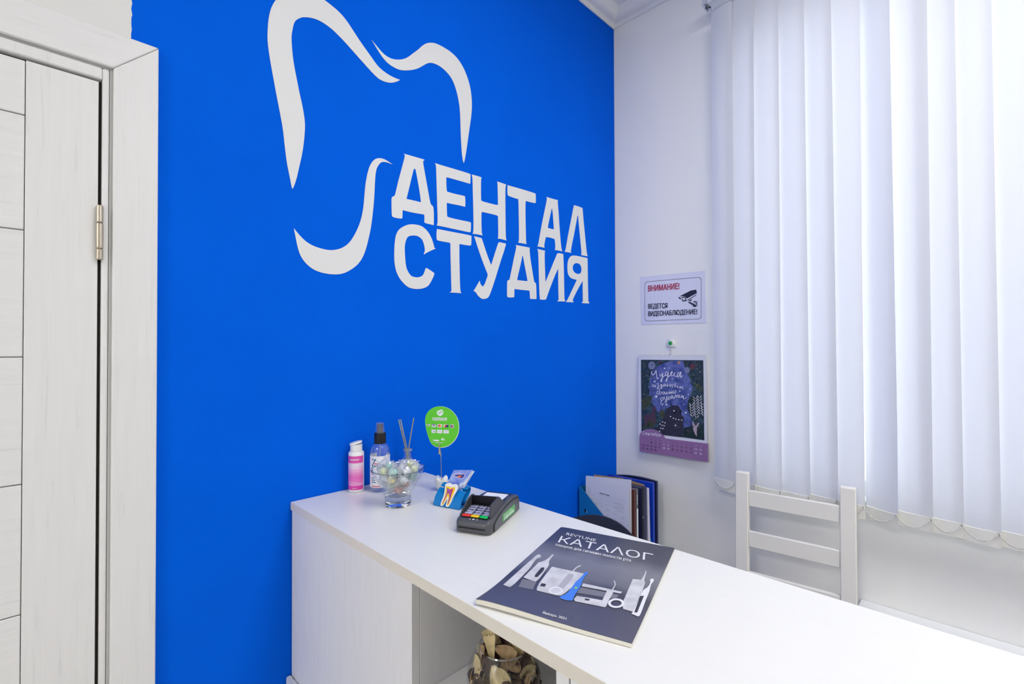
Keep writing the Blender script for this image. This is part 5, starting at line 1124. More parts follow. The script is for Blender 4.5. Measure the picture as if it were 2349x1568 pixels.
flat([smooth_loop(CAL['beast'], 1)], .0041, mat('calendar_beast', srgb(52, 50, 68), .55, vary=.3, vary_scale=90), 'night_beast', pages)
flat([CAL['owl'], CAL['red']], .0041, mat('calendar_maroon', srgb(96, 52, 66), .55), 'owl_figure', pages)
flat([CAL['orange']], .0041, mat('calendar_orange', srgb(206, 140, 92), .55), 'orange_fruit', pages)
flat([smooth_loop(CAL['rabbit'], 1)], .0041, mat('calendar_rabbit', srgb(190, 168, 184), .55), 'rabbit_figure', pages)
flat([CAL['eye'], CAL['eye2']], .0043, mat('calendar_eye', srgb(16, 16, 26), .4), 'eyes', pages)
# small painted leaves along the edges of the picture
rl = random.Random(3)
lv = {0: MB(), 1: MB(), 2: MB()}
ay0, ay1 = aq[0][0], aq[1][0]
az0, az1 = aq[0][1], aq[3][1]
for k in range(120):
    e_ = k % 4
    uu = rl.uniform(.02, .24) if e_ in (0, 1) else rl.uniform(.74, .97)
    vv = rl.uniform(.03, .86)
    if e_ == 1 and rl.random() < .5:
        uu, vv = rl.uniform(.55, .97), rl.uniform(.82, .93)
    yy, zz = ay0 + (ay1 - ay0) * uu, az0 + (az1 - az0) * vv
    an = rl.uniform(0, pi)
    L_, w_ = rl.uniform(.006, .013), rl.uniform(.0016, .0032)
    pts = [(yy + L_ * cos(an) * t_ - w_ * s_ * sin(an), zz + L_ * sin(an) * t_ + w_ * s_ * cos(an)) for t_, s_ in ((-.5, 0), (-.2, .8), (.1, 1), (.5, 0), (.1, -1), (-.2, -.8))]
    lo_, hi_ = min(ay0, ay1) + .002, max(ay0, ay1) - .002
    pts = [(min(hi_, max(lo_, a_)), min(az0 - .002, max(az1 + .004, b_))) for a_, b_ in pts]
    lv[k % 3].poly([pts], cpl(.00385 + .000008 * k / 3))
for k, c_ in enumerate(((96, 110, 84), (58, 92, 100), (84, 74, 66))):
    wpart(lv[k], 'painted_leaves', mat('calendar_leaf_%s' % ('green', 'teal', 'umber')[k], srgb(*c_), .55), pages, cl_o, smooth=0, fixn=False)
WHP = mat('calendar_white', srgb(236, 236, 246), .55)
flat([CAL['star'], CAL['eyew']] + CAL['spots'] + CAL['dots'] + CAL['vines'], .0045, WHP, 'white_stars', pages)
cf = cpl(.0047)


def brush(mb, pts, wd, fn):
    # brush stroke along a smoothed path in the page plane
    P_ = [Vector(p_) for p_ in pts]
    Q = []
    for i in range(len(P_) - 1):
        p0, p1, p2, p3 = P_[max(0, i - 1)], P_[i], P_[i + 1], P_[min(len(P_) - 1, i + 2)]
        for k in range(4):
            t_ = k / 4
            Q.append(.5 * ((2 * p1) + (p2 - p0) * t_ + (2 * p0 - 5 * p1 + 4 * p2 - p3) * t_ ** 2 + (3 * p1 - p0 - 3 * p2 + p3) * t_ ** 3))
    Q.append(P_[-1])
    n = len(Q)
    L_, R_ = [], []
    for i in range(n):
        d = (Q[min(n - 1, i + 1)] - Q[max(0, i - 1)])
        if d.length < 1e-9:
            d = Vector((1, 0))
        d.normalize()
        w_ = wd * (.55 + .45 * abs(d.y)) * (.75 if i in (0, n - 1) else 1)
        nn = Vector((-d.y, d.x)) * w_
        L_.append(fn(*(Q[i] + nn)))
        R_.append(fn(*(Q[i] - nn)))
    mb.add(L_ + R_, [(i, i + 1, n + i + 1, n + i) for i in range(n - 1)])


for wi, word in enumerate(SCRIPT):
    m = MB()
    for st__ in word:
        brush(m, st__, .00165 if wi == 0 else .00125, cf)
    wpart(m, 'motto_lettering', WHP, pages, cl_o, smooth=0, fixn=False)
bkm = MB().poly([smooth_loop(bk[:7], 1) + bk[7:]], cpl(.0052), th=.004, tfn=(-1, 0, 0))
blk = wpart(bkm, 'date_block', PURP, cal, cl_o, smooth=0)
m, m2 = MB(), MB()
text(m, 'Сентябрь', *CALTEXT['sep'], cpl(.0056), .0)
cols, rows = CALTEXT['cols'], CALTEXT['rows']
r1 = [None, None] + list(range(1, 13))
rws = [r1, list(range(13, 27)), [27, 28, 29, 30]]
for ri, rr_ in enumerate(rws):
    for ci, dnum in enumerate(rr_):
        if dnum is None:
            continue
        wd = .0085 if dnum > 9 else .0045
        y0_, z0_ = cols[ci], rows[ri]
        tgt = m if dnum in (4, 5, 11, 12, 18, 19, 25, 26) else m2
        text(tgt, str(dnum), (y0_ + wd / 2, z0_ - .0035), (y0_ - wd / 2, z0_ - .0035), (y0_ + wd / 2, z0_ + .0035), cpl(.0056), .01)
for ci in range(14):
    tgt = m if ci in (5, 6, 12, 13) else m2
    z0_ = rows[3]
    tgt.poly([[(cols[ci] + .0025, z0_), (cols[ci] - .0025, z0_), (cols[ci] - .0025, z0_ + .0012), (cols[ci] + .0025, z0_ + .0012)]], cpl(.0056))
wpart(m, 'white_dates', WHP, blk, cl_o, smooth=0)
wpart(m2, 'dark_dates', mat('calendar_dark_print', srgb(58, 40, 68), .6), blk, cl_o, smooth=0)
m = MB()
nr = 38
for k in range(nr):
    y = yl - .004 - (abs(yr - yl) - .008) * k / (nr - 1)
    if abs(y + .268) < .012:
        continue
    ring = [(-.0055 - .0030 * cos(a), y + .0006 * sin(a), 1.4655 + .0034 * sin(a)) for a in [2 * pi * j / 8 for j in range(8)]]
    m.tube(ring, .0006, 5, closed=True)
m.tube([(-.0060, -.258, 1.4675), (-.0062, -.262, 1.470), (-.0080, -.2670, 1.4800), (-.0075, -.272, 1.470), (-.0060, -.276, 1.4675)], .0009, 6)
wpart(m, 'wire_binding', mat('binding_wire', srgb(190, 192, 200), .3, metal=1.0), cal, cl_o, smooth=60)

# ------------------------------------------------------------------ pink lotion bottle
ZC_T = ZT + .0004
WPL = mat('white_plastic', srgb(238, 238, 238), .3)
pk = thing('lotion_bottle', 'white bottle with a pink label at the left end of the countertop', 'bottle', (-1.2629, -.0285, ZC_T), radians(-40))
R0 = .0194
MB().lathe([(0, 0), (.0175, 0), (R0, .002), (R0, .098), (R0 - .002, .1015), (.014, .1025), (0, .1025)], 40).build('body', WPL, pk)
PINK = bpy.data.materials.new('pink_label')
PINK.use_nodes = True
nt = PINK.node_tree
p = nt.nodes['Principled BSDF']
p.inputs['Roughness'].default_value = .35
tcn = nt.nodes.new('ShaderNodeTexCoord')
sx = nt.nodes.new('ShaderNodeSeparateXYZ')
nt.links.new(tcn.outputs['Object'], sx.inputs[0])
mr = nt.nodes.new('ShaderNodeMapRange')
mr.inputs['From Min'].default_value = .006
mr.inputs['From Max'].default_value = .092
nt.links.new(sx.outputs['Z'], mr.inputs['Value'])
rp = nt.nodes.new('ShaderNodeValToRGB')
el = rp.color_ramp.elements
el[0].position, el[0].color = 0.0, srgb(226, 72, 170)
el[1].position, el[1].color = 0.125, srgb(226, 72, 170)
for pos, c in ((.13, (240, 170, 214)), (.22, (238, 130, 200)), (.38, (236, 110, 192)), (.60, (240, 178, 216)), (.78, (236, 220, 232)), (.80, (224, 84, 172)), (1.0, (224, 84, 172))):
    k = el.new(pos)
    k.color = srgb(*c)
nt.links.new(mr.outputs[0], rp.inputs['Fac'])
nt.links.new(rp.outputs['Color'], p.inputs['Base Color'])


def wrap(r, a0, a1, z0, z1, n=28):
    """curved label patch; returns fn(a, b): a in metres along the arc, b height"""
    return lambda u, v: (r * sin(a0 + (a1 - a0) * u), -r * cos(a0 + (a1 - a0) * u), z0 + (z1 - z0) * v)


lb = MB().grid(wrap(R0 + .0002, -1.25, 1.25, .006, .092), 30, 8).build('label', PINK, pk, fixn=False)
m = MB()
cyl = lambda r: (lambda a, b: (r * sin(a / r), -r * cos(a / r), b))
ft = cyl(R0 + .0004)
for k, (z, w_, h_) in enumerate(((.0815, .024, .0032), (.0655, .022, .0030), (.0598, .022, .0030), (.0700, .020, .0012), (.0725, .020, .0012), (.0095, .012, .0014))):
    n = int(w_ / (.0021 if h_ > .002 else .0011))
    for j in range(n):
        a = -w_ / 2 + w_ * j / n
        bw_ = w_ / n * .72
        hh = h_ * (.8 + .4 * ((j * 7 + k) % 3) / 2)
        m.poly([[(a, z), (a + bw_, z), (a + bw_, z + hh), (a, z + hh)]], ft)
for k in range(60):
    a = -.019 + .038 * ((k * 37) % 60) / 60
    z = .019 + .013 * ((k * 23) % 60) / 60 * (1 - abs(a) / .03)
    m.poly([[(a, z), (a + .0011, z + .0004), (a + .0009, z + .0010), (a - .0002, z + .0006)]], ft)
m.build('label_print', WPL, lb, smooth=0, fixn=False)
cp = MB()
RC = .0150
cp.lathe([(0, .1028), (RC - .0005, .1028), (RC, .1035), (RC, .1192), (RC - .0006, .1198), (0, .1198)], 36)
MB_ = cp.build('cap', WPL, pk)
fl = MB().lathe([(0, 0), (RC + .0006, 0), (RC + .0012, .0012), (RC + .0006, .0045), (RC - .002, .0055), (0, .0055)], 36, M=Matrix.Translation((-.0006, 0, .1205)) @ Matrix.Rotation(radians(-13), 4, 'Y'))
fl.build('flip_lid', WPL, MB_)

# ------------------------------------------------------------------ spray bottle
CLEAR = thin_glass('clear_plastic', (.96, .975, .99, 1), refl=2.2, milk=.06)
sp = thing('spray_bottle', 'clear spray bottle with a black collar and white label', 'bottle', (-1.2183, -.070, ZC_T), radians(-42))
RS = .0248
dome = [(RS * cos(a) * .62 + RS * .38 * 1 if False else .0135 + (RS - .0135) * cos(a), .093 + .027 * sin(a)) for a in [k / 8 * pi / 2 for k in range(9)]]
MB().lathe([(0, .0008), (.021, 0), (RS, .003), (RS, .090)] + dome + [(.0125, .1225)], 44).build('body', CLEAR, sp, smooth=50)
SLBL = mat('spray_label', srgb(238, 239, 243), .4)
sl = MB().grid(wrap(RS + .0003, -2.6, 2.6, .0125, .0925), 48, 2).build('label', SLBL, sp, fixn=False)
fs_ = cyl(RS + .0005)
m, m2, m3 = MB(), MB(), MB()
TEAL = mat('label_teal', srgb(24, 106, 140), .45)
off = -.0085
text(m, 'Z', (off - .010, .0665), (off + .002, .0665), (off - .010, .0855), fs_, .02, shear=.15, ref='Z')
for z, w_ in ((.036, .0095), (.0305, .0115), (.025, .0135)):
    n = int(w_ / .0022)
    for j in range(n):
        a = off - .010 + w_ * j / n
        m.poly([[(a, z), (a + .0017, z), (a + .0017, z + .0028), (a, z + .0028)]], fs_)
m.poly([[(off - .010, .0205), (off + .012, .0205), (off + .012, .0217), (off - .010, .0217)]], fs_)
m.poly([[(off + .004, .0795), (off + .010, .0795), (off + .010, .0805), (off + .004, .0805)]], fs_)
RED = mat('label_red', srgb(222, 74, 92), .45)
for j in range(4):
    a = off - .001 + .0026 * j
    m2.poly([[(a, .0715), (a + .0021, .0715), (a + .0021, .0755), (a, .0755)]], fs_)
for j in range(9):
    a = off - .010 + .0026 * j
    m2.poly([[(a, .0145), (a + .0018, .0145), (a + .0018, .0178), (a, .0178)]], fs_)
m3.poly([[(off - .004 + .0075 * cos(t_), .052 + .0075 * sin(t_)) for t_ in [2.0 + k * .22 for k in range(11)]] + [(off - .003 + .0045 * cos(t_), .052 + .006 * sin(t_)) for t_ in [4.2 - k * .22 for k in range(11)]]], fs_)
m.build('teal_print', TEAL, sl, smooth=0, fixn=False)
m2.build('red_print', RED, sl, smooth=0, fixn=False)
m3.build('navy_print', NAVY, sl, smooth=0, fixn=False)
MB().lathe([(.0110, .1215), (.0150, .1215), (.0152, .123), (.0150, .1475), (.0142, .1485), (.006, .1485)], 40).build('collar', BLACK, sp)
MB().lathe([(0, .1487), (.0078, .1487), (.0074, .169), (.0066, .171), (0, .171)], 30).build('spray_head', mat('grey_plastic', srgb(78, 80, 90), .4), sp)
MB().lathe([(.0115, .1487), (.0102, .172), (.0108, .1728), (.0106, .1742), (0, .1744)], 36).build('clear_cap', thin_glass('clear_cap', (.86, .90, .96, 1), refl=2.2, milk=.12), sp, smooth=50)
MB().tube([(0, 0, .006), (0, 0, .12)], .0013, 8).build('dip_tube', thin_glass('tube_plastic', (.9, .93, .96, 1), milk=.35), sp)

# ------------------------------------------------------------------ reed diffuser
rd_p = Vector((-1.1165, -.0420, ZC_T))
rd = thing('diffuser_bottle', 'small clear glass diffuser bottle behind the candy bowl', 'diffuser', rd_p)
MB().lathe([(0, 0), (.022, 0), (.0245, .003), (.0250, .030), (.0215, .052), (.0125, .064), (.0105, .070), (.0105, .081), (.0128, .0835), (.0128, .0865), (.0100, .0865), (.0090, .082), (.0088, .070)], 40).build('glass_body', thin_glass('clear_glass', (.93, .96, .98, 1), refl=3.0, milk=.05), rd, smooth=50)
MB().lathe([(.0098, .0862), (.0128, .0830), (.0136, .0850), (.0122, .0872), (.0098, .0862)], 36).build('neck_rim', thin_glass('rim_glass_pale', (.82, .85, .84, 1), refl=2.5, milk=.25), rd, smooth=60)
MB().lathe([(0, .003), (.0225, .004), (.0230, .018), (0, .018)], 36).build('liquid', thin_glass('pale_liquid', (.92, .94, .90, 1), refl=.8), rd)
REED = mat('reed_olive', srgb(196, 184, 128), .7, vary=.2, vary_scale=200)
# each reed: lower end inside the bottle, upper end above it (two lean left, one right, as seen from the counter front)
for lab, bx, tx in (('leftmost of the three reeds in the diffuser bottle', .010, -.0245), ('middle reed in the diffuser bottle leaning left', .013, -.0190), ('reed leaning right in the diffuser bottle', -.009, .0165)):
    rv = Vector((.7049, -.7093, 0))
    a = rd_p + rv * bx + Vector((0, 0, .0195))
    hgt = .1690 if tx < 0 else .173
    b = rd_p + rv * tx + Vector((0, 0, hgt)) + Vector((.7, .7, 0)) * (.002 if tx > 0 else -.003)
    r = MB().tube([a, a.lerp(b, .5), b], .00135, 8).build('diffuser_reed', REED, None, origin=tuple(a))
    tag(r, lab, 'reed')

# ------------------------------------------------------------------ candy bowl
bw_p = (-1.2495, -.2060, ZC_T)
bwl = thing('glass_bowl', 'clear flared glass bowl full of wrapped candies', 'bowl', bw_p)
GL = thin_glass('bowl_glass', (.955, .972, .968, 1), refl=1.5, milk=.03)
GLS = mat('solid_glass', (.97, .985, .985, 1), .0, trans=1.0, ior=1.45)
n = 56
wall_p = [(.0300, .0258), (.0345, .0330), (.0430, .0500), (.0530, .0690), (.0618, .0845)]
MB().lathe(wall_p, n).build('flared_wall', GL, bwl, smooth=60)
MB().lathe([(.0612, .0842), (.0622, .0842), (.0628, .0854), (.0622, .0866), (.0612, .0866), (.0606, .0854), (.0612, .0842)], n).build('rim', thin_glass('rim_glass', (.62, .72, .72, 1), refl=3.5), bwl, smooth=60)
MB().lathe([(0, .0004), (.0270, .0004), (.0293, .0018), (.0298, .0050), (.0298, .0235), (.0290, .0252), (0, .0240)], n).build('solid_base', GLS, bwl, smooth=40)

CANDY = {'yellow': mat('candy_yellow', srgb(244, 226, 150), .15, coat=.6), 'lime': mat('candy_lime', srgb(216, 228, 150), .15, coat=.6),
         'teal': mat('candy_teal', srgb(150, 214, 204), .15, coat=.6), 'clear': mat('candy_clear', srgb(232, 234, 238), .12, coat=.6),
         'mint': mat('candy_mint', srgb(206, 226, 200), .15, coat=.6), 'red': mat('candy_red', srgb(222, 116, 116), .3, bump=.5, bump_scale=900)}
WRAP = thin_glass('candy_wrapper', (.97, .98, .985, 1), refl=2.4, rough=.12, milk=.40, milk_col=(.95, .96, .97, 1))
protos = {}


def candy(col):
    r = thing('wrapped_candy', None, 'candy')
    MB().ball((0, 0, 0), .0088, 14, 10, scale=(1.25, .95, .78)).build('sweet', CANDY[col], r, smooth=60)
    rnd = random.Random(col)
    w_ = MB()
    fn = []
    # loose foil twisted at both ends
    NU, NV = 18, 12
    cr = [[rnd.uniform(-1, 1) for _ in range(NU)] for _ in range(NV + 1)]

    def fw_(u, v):
        i = int(round(u * NU)) % NU
        j = int(round(v * NV))
        x = (v - .5) * 2
        ax = abs(x)
        if ax < .5:
            rad = .0118 * math.sqrt(max(.06, 1 - (ax / .56) ** 2))
        elif ax < .62:
            rad = .0028
        else:
            rad = .0028 + (ax - .62) / .38 * .0115
        rad *= 1 + .28 * cr[j][i] * (1.3 if ax > .6 else .5)
        fl_ = .45 if ax > .6 else 1.0
        a = 2 * pi * u
        return (x * .0190 + .0015 * cr[j][i] * (ax > .6), rad * cos(a), rad * sin(a) * fl_)
    w_.grid(fw_, NU, NV)
    w_.build('wrapper', WRAP, r, smooth=25, fixn=False)
    return r


# (colour, ring radius, angle, height, tilt, spin)
spots = []
vd = math.atan2(CAM_P.y - bw_p[1], CAM_P.x - bw_p[0])      # side of the bowl that faces the viewer
def S(col, rad, ang, z, tilt=0., spin=0.):
    spots.append((col, rad, vd + radians(ang), z, tilt, spin))
S('red', .0120, 8, .0385, 40, 20); S('clear', .0125, 130, .0400, 40, 200); S('mint', .0125, -112, .0400, 40, 100)
S('mint', .0195, -52, .0515, 40, 70); S('red', .0200, 62, .0520, 20, 130); S('clear', .0190, 178, .0530, 10, 10); S('clear', .0080, 10, .0545, 70, 50)
S('clear', .0325, -85, .0620, 30, 30); S('yellow', .0320, -28, .0660, 55, 60); S('clear', .0330, 22, .0655, 60, 0); S('teal', .0335, 78, .0650, 20, 150); S('clear', .0310, 130, .066, 30, 30); S('lime', .031, 215, .066, 30, 80)
S('clear', .0030, 120, .0725, 30, 30)
S('lime', .0400, -58, .0850, 70, 100); S('teal', .0330, -18, .0840, 15, -40); S('clear', .0370, 32, .0850, 60, 30); S('lime', .0385, 68, .0850, 35, 120); S('clear', .0400, 112, .0860, 20, 60); S('clear', .0400, 160, .0855, 30, 0); S('clear', .0400, 250, .0860, 30, 45)
S('clear', .0130, -90, 0.0855, 65, 110); S('clear', .0145, 40, 0.0880, 40, 20); S('lime', .0270, 88, 0.0935, 40, 70)
S('teal', .0235, -62, 0.0945, 30, 20); S('clear', .0320, -105, 0.0955, 75, 80)
CL = {'yellow': 'yellow wrapped candy against the front of the glass bowl', 'lime': 'lime green candy in clear foil in the glass bowl', 'teal': 'teal candy in clear foil in the glass bowl',
      'clear': 'candy in silvery clear foil in the glass bowl', 'mint': 'pale mint candy low in the glass bowl', 'red': 'sugared red candy low in the glass bowl'}
for col, rad, a, z, tilt, spin in spots:
    if col not in protos:
        protos[col] = c = candy(col)
    else:
        c = copy_tree(protos[col])
    c.location = (bw_p[0] + rad * cos(a), bw_p[1] + rad * sin(a), bw_p[2] + z)
    c.rotation_euler = (radians(spin * 3), radians((tilt - 40) * .6), a + radians(90 + (spin % 50) - 25))
    tag(c, CL[col], 'candy', col + ' candies in the bowl')

# ------------------------------------------------------------------ tooth-shaped note clip with the round green card
tb_p = (-1.1085, -.1855, ZC_T)
nh = thing('note_clip_stand', 'white tooth-shaped note stand with a wire clip', 'note holder', tb_p, radians(-45))
TW = mat('tooth_ceramic', srgb(240, 240, 238), .25, coat=.3)


def tooth(u, v):
    a = 2 * pi * u
    prof_ = [(0, .0), (.12, .0098), (.25, .0125), (.5, .0142), (.75, .0165), (.9, .0160), (.97, .0120), (1.0, .0)]
    for (v0, r0), (v1, r1) in zip(prof_, prof_[1:]):
        if v <= v1 + 1e-9:
            t_ = (v - v0) / (v1 - v0)
            r = r0 + (r1 - r0) * t_
            break
    lobes = 1 + .10 * cos(4 * (a - pi / 4)) * (.4 + .6 * v)
    z = min(v, .97) * .0345
    top = .0055 * max(0, v - .6) / .4 * (cos(4 * (a - pi / 4)) * .8) * (1 if v < .995 else 0)
    if v > .995:
        z = .0285
    return (r * lobes * cos(a) * 1.08, r * lobes * sin(a) * .95, z + top)


MB().grid(tooth, 32, 24).build('tooth_base', TW, nh, smooth=70)
rvec = Vector((CARD_R[0], CARD_R[1], 0))
co = Vector(CARD_O)
fwd_c = Vector((-rvec.y, rvec.x, 0))


def cw(d):
    return lambda a, b: tuple(co + rvec * a + Vector((0, 0, b)) - fwd_c * d)


nho = Vector(tb_p)
inv = Matrix.Rotation(radians(45), 3, 'Z')


def loc_nh(p_):
    return inv @ (Vector(p_) - nho)


wbot = cw(0)(*CARD['clip'][3])
wmid = cw(0)(*CARD['clip'][2])
MB().tube([loc_nh((wbot[0], wbot[1], ZC_T + .026)), loc_nh(cw(0)(CARD['clip'][3][0] * .4 + CARD['clip'][2][0] * .6, CARD['clip'][3][1] * .4 + CARD['clip'][2][1] * .6)), loc_nh(wmid)], .0009, 8).build('wire', METAL, nh)
c0, c1, c2 = CARD['clip'][0], CARD['clip'][1], CARD['clip'][2]
m = MB()
m.tube([loc_nh(cw(.0016)(*c0)), loc_nh(cw(.0022)((c0[0] + c1[0]) / 2, (c0[1] + c1[1]) / 2)), loc_nh(cw(.0032)(*c1))], [.0010, .0019, .0026], 8)
m.tube([loc_nh(cw(-.0016)(*c0)), loc_nh(cw(-.0022)((c0[0] + c1[0]) / 2, (c0[1] + c1[1]) / 2)), loc_nh(cw(-.0012)(c1[0] + .003, c1[1])), loc_nh(wmid)], [.0010, .0016, .0016, .0012], 8)
m.build('crocodile_clip', METAL, nh, smooth=60)

GREEN = mat('card_green', srgb(92, 204, 40), .28, spec=.5, coat=.4)
gcd = thing('round_card', 'round bright green card gripped by the wire clip', 'card', cw(0)(*c0))
gorg = cw(0)(*c0)


def gpart(mb, name, m_, **k):
    return wpart(mb, name, m_, gcd, gorg, smooth=0, **k)


ol = smooth_loop(CARD['outline'], 1)
gx = sum(p_[0] for p_ in ol) / len(ol)
gz = sum(p_[1] for p_ in ol) / len(ol)


def shrink(pts, s, dx=0, dz=0):
    return [(gx + (x - gx) * s + dx, gz + (z - gz) * s + dz) for x, z in pts]


gpart(MB().poly([ol], cw(-.0004), th=.0005, tfn=tuple(fwd_c)), 'card_back', WPL)
gpart(MB().poly([shrink(ol, .985, -.0006, .0006)], cw(.0006), th=.0006, tfn=tuple(-fwd_c)), 'card_face', GREEN)
m = MB()
gf = cw(.0009)
m.poly([smooth_loop(CARD['globe'], 1)], gf)
m.poly([CARD['bar']], gf)
for l in CARD['tiles'] + [CARD['mir']] + CARD['bot']:
    m.poly([l], gf)
text(m, 'СБЕРБАНК', *CARD['sber'], gf, .05)
gpart(m, 'white_print', WHP)
g2 = cw(.0012)
m = MB()
for l in CARD['lines']:
    m.poly([l], g2)
gpart(m, 'globe_stripes', GREEN)
m = MB()
m.poly([CARD['visab']], g2)
tq = CARD['tiles']
def tl_text(mb, s, q, x0, x1, z0, z1, b_=.03):
    l = quadlerp([q[3], q[2], q[1], q[0]])
    text(mb, s, l(x0, z0), l(x1, z0), l(x0, z1), g2, b_, ref='H')
tl_text(m, 'VISA', tq[0], .2, .85, .3, .62)
m.poly([CARD['up'][1]], g2)
m.poly([CARD['jcb'][0]], g2)
tl_text(m, 'Pay', tq[4], .4, .85, .4, .65)
gpart(m, 'navy_print', mat('card_navy', srgb(34, 58, 130), .5))
m = MB()
m.poly([CARD['mc'][0]], g2)
m.poly([CARD['up'][0]], g2)
m.poly([CARD['jcb'][1]], g2)
gpart(m, 'red_print', mat('card_red', srgb(220, 62, 44), .5))
m = MB()
m.poly([CARD['mc'][1]], cw(.0014))
l = CARD['tiles'][0]
gpart(m, 'orange_print', mat('card_orange', srgb(246, 160, 40), .5))
m = MB()
m.poly([CARD['jcb'][2]], g2)
tl_text(m, 'G Pay', tq[5], .15, .85, .38, .66, .0)
tl_text(m, 'SAMSUNG', tq[6], .15, .85, .55, .75, .0)
tl_text(m, 'Pay', tq[6], .38, .62, .22, .42, .0)
tl_text(m, 'МИР', [CARD['mir'][0], CARD['mir'][1], CARD['mir'][2], CARD['mir'][3]], .12, .82, .25, .75, .02)
gpart(m, 'grey_print', mat('card_grey', srgb(120, 140, 128), .5))

# ------------------------------------------------------------------ card holder with tooth emblem
ch_o = Vector((-1.1944, -.2681, ZC_T))
W_ = Vector((.2829, -.9592, 0))
D_ = Vector((.9592, .2829, 0))
chd = thing('card_holder', 'blue plastic card holder with a coloured tooth emblem', 'card holder', ch_o)
BLH = mat('holder_blue', srgb(0, 122, 200), .38, spec=.45)


def hw(w, d, z):
    return tuple(W_ * w + D_ * d + Vector((0, 0, z)))


def ribbon(pts, th_, w0, w1):
    """strip of thickness th_ along a 2D profile, swept across the width"""
    n = len(pts)
    lo, hi = [], []
    for i, p_ in enumerate(pts):
        a = Vector(pts[max(0, i - 1)])
        b = Vector(pts[min(n - 1, i + 1)])
        t_ = (b - a).normalized()
        nn = Vector((-t_.y, t_.x)) * th_ / 2
        lo.append(Vector(p_) - nn)
        hi.append(Vector(p_) + nn)
    loop = [tuple(v) for v in lo] + [tuple(v) for v in reversed(hi)]
    return MB().poly([loop], lambda a, b: hw(w0, a, b), th=(w1 - w0), tfn=tuple(-W_))


front = [(.0016, .0016), (.0055, .0105), (.0100, .0190), (.0180, .0280), (.0270, .0348)]
rear = [(.0315, .0372), (.0370, .0408), (.0430, .0420), (.0462, .0390), (.0458, .0340), (.0410, .0262), (.0345, .0212), (.0285, .0175), (.0255, .0120), (.0270, .0060), (.0310, .0036)]
ribbon(front, .0030, 0, .0746).build('front_wave', BLH, chd, smooth=40)
ribbon(rear, .0030, 0, .0746).build('rear_wave', BLH, chd, smooth=40)
ribbon([(.0005, .0016), (.0420, .0016)], .0030, 0, .0746).build('base_plate', BLH, chd, smooth=0)
lean = .50


def emf(off_):
    return lambda a, b: hw(a, b * lean - .0012 - off_, b)


emt = tuple(D_ * -1)
eb_ = MB().poly([smooth_loop(EMBLEM['outer'], 1)], emf(.0036), th=.0034, tfn=emt).build('tooth_emblem', mat('emblem_white', srgb(236, 236, 236), .4), chd, smooth=0)
MB().poly([smooth_loop(EMBLEM['yel'], 1)], emf(.0040), th=.0003, tfn=emt).build('yellow_layer', mat('emblem_yellow', srgb(250, 206, 36), .45), eb_, smooth=0)
MB().poly([smooth_loop([(x, z) for x, z in EMBLEM['pur']], 1)], emf(.0044), th=.0003, tfn=emt).build('pulp_layer', mat('emblem_purple', srgb(176, 84, 176), .45, vary=.45, vary_scale=260), eb_, smooth=0)
m = MB()
m.poly([[(.0440, .0405), (.0472, .0415), (.0474, .0380), (.0452, .0300), (.0436, .0300), (.0446, .0360)]], emf(.0048), th=.0003, tfn=emt)
m.build('red_vessel', mat('emblem_red', srgb(222, 52, 88), .45), eb_, smooth=0)
# cards standing in the slot
CARDM = mat('card_print', srgb(170, 192, 246), .4, vary=.6, vary_scale=34, vary_to=srgb(74, 104, 226))
CARDW = mat('card_edge', srgb(232, 236, 246), .5)
quad = [(.0314, .0770), (.0857, .0831), (.0475, .0190), (.0095, .0240)]
for i, (dw, dz, dd, lab) in enumerate(((0, 0, 0, 'front card in the blue holder printed with a glowing tooth'), (.0032, -.0024, .0022, 'rear card edge showing behind the printed card in the blue holder'))):
    cfn = lambda a, b, dd=dd: (a * W_ + (b * .20 + .0232 + dd) * D_ + Vector((0, 0, b)))
    o_ = ch_o + Vector(cfn(.05, .045))
    r = thing('business_card', lab, 'card', o_)
    q = [(x + dw, z + dz) for x, z in quad]
    o = MB().poly([q], lambda a, b: tuple(Vector(cfn(a, b)) - Vector(cfn(.05, .045))), th=.0005, tfn=tuple(-D_)).build('card_stock', CARDM if i == 0 else CARDW, r, smooth=0)
    if i == 0:
        pfn = lambda k: (lambda a, b: tuple(Vector(cfn(a, b)) - Vector(cfn(.05, .045)) - D_ * k))
        tw_ = [(.0278, .0627), (.037, .072), (.046, .0728), (.0525, .0735), (.0600, .0728), (.0668, .0735), (.0672, .070), (.0655, .066), (.061, .060), (.0540, .0585), (.045, .0605), (.0351, .0623)]
        m = MB().poly([smooth_loop(tw_, 2)], pfn(.0004))
        m.build('pale_tooth_print', mat('print_pale', srgb(186, 186, 236), .4), r, smooth=0, fixn=False)
        tc_ = [(.0350, .0655), (.0420, .0685), (.0500, .0690), (.0600, .0705), (.0640, .0715), (.0630, .0660), (.0590, .0625), (.0530, .0610), (.0440, .0640)]
        MB().poly([smooth_loop(tc_, 1)], pfn(.0007)).build('blue_core_print', mat('print_deep_blue', srgb(46, 58, 150), .4), r, smooth=0, fixn=False)
        MB().poly([smooth_loop([(.0440, .0650), (.0500, .0672), (.0560, .0680), (.0550, .0640), (.0490, .0618)], 1)], pfn(.0010)).build('orange_glow_print', mat('print_orange', srgb(240, 120, 70), .4), r, smooth=0, fixn=False)
        m = MB()
        m.poly([smooth_loop([(.060, .050), (.072, .062), (.080, .078), (.084, .0800), (.075, .060), (.066, .046)], 2), ], pfn(.0004))
        m.poly([smooth_loop([(.046, .030), (.056, .042), (.064, .050), (.058, .052), (.048, .044), (.040, .030)], 2)], pfn(.0004))
        m.build('white_swirl_print', mat('print_white', srgb(224, 232, 250), .4), r, smooth=0, fixn=False)

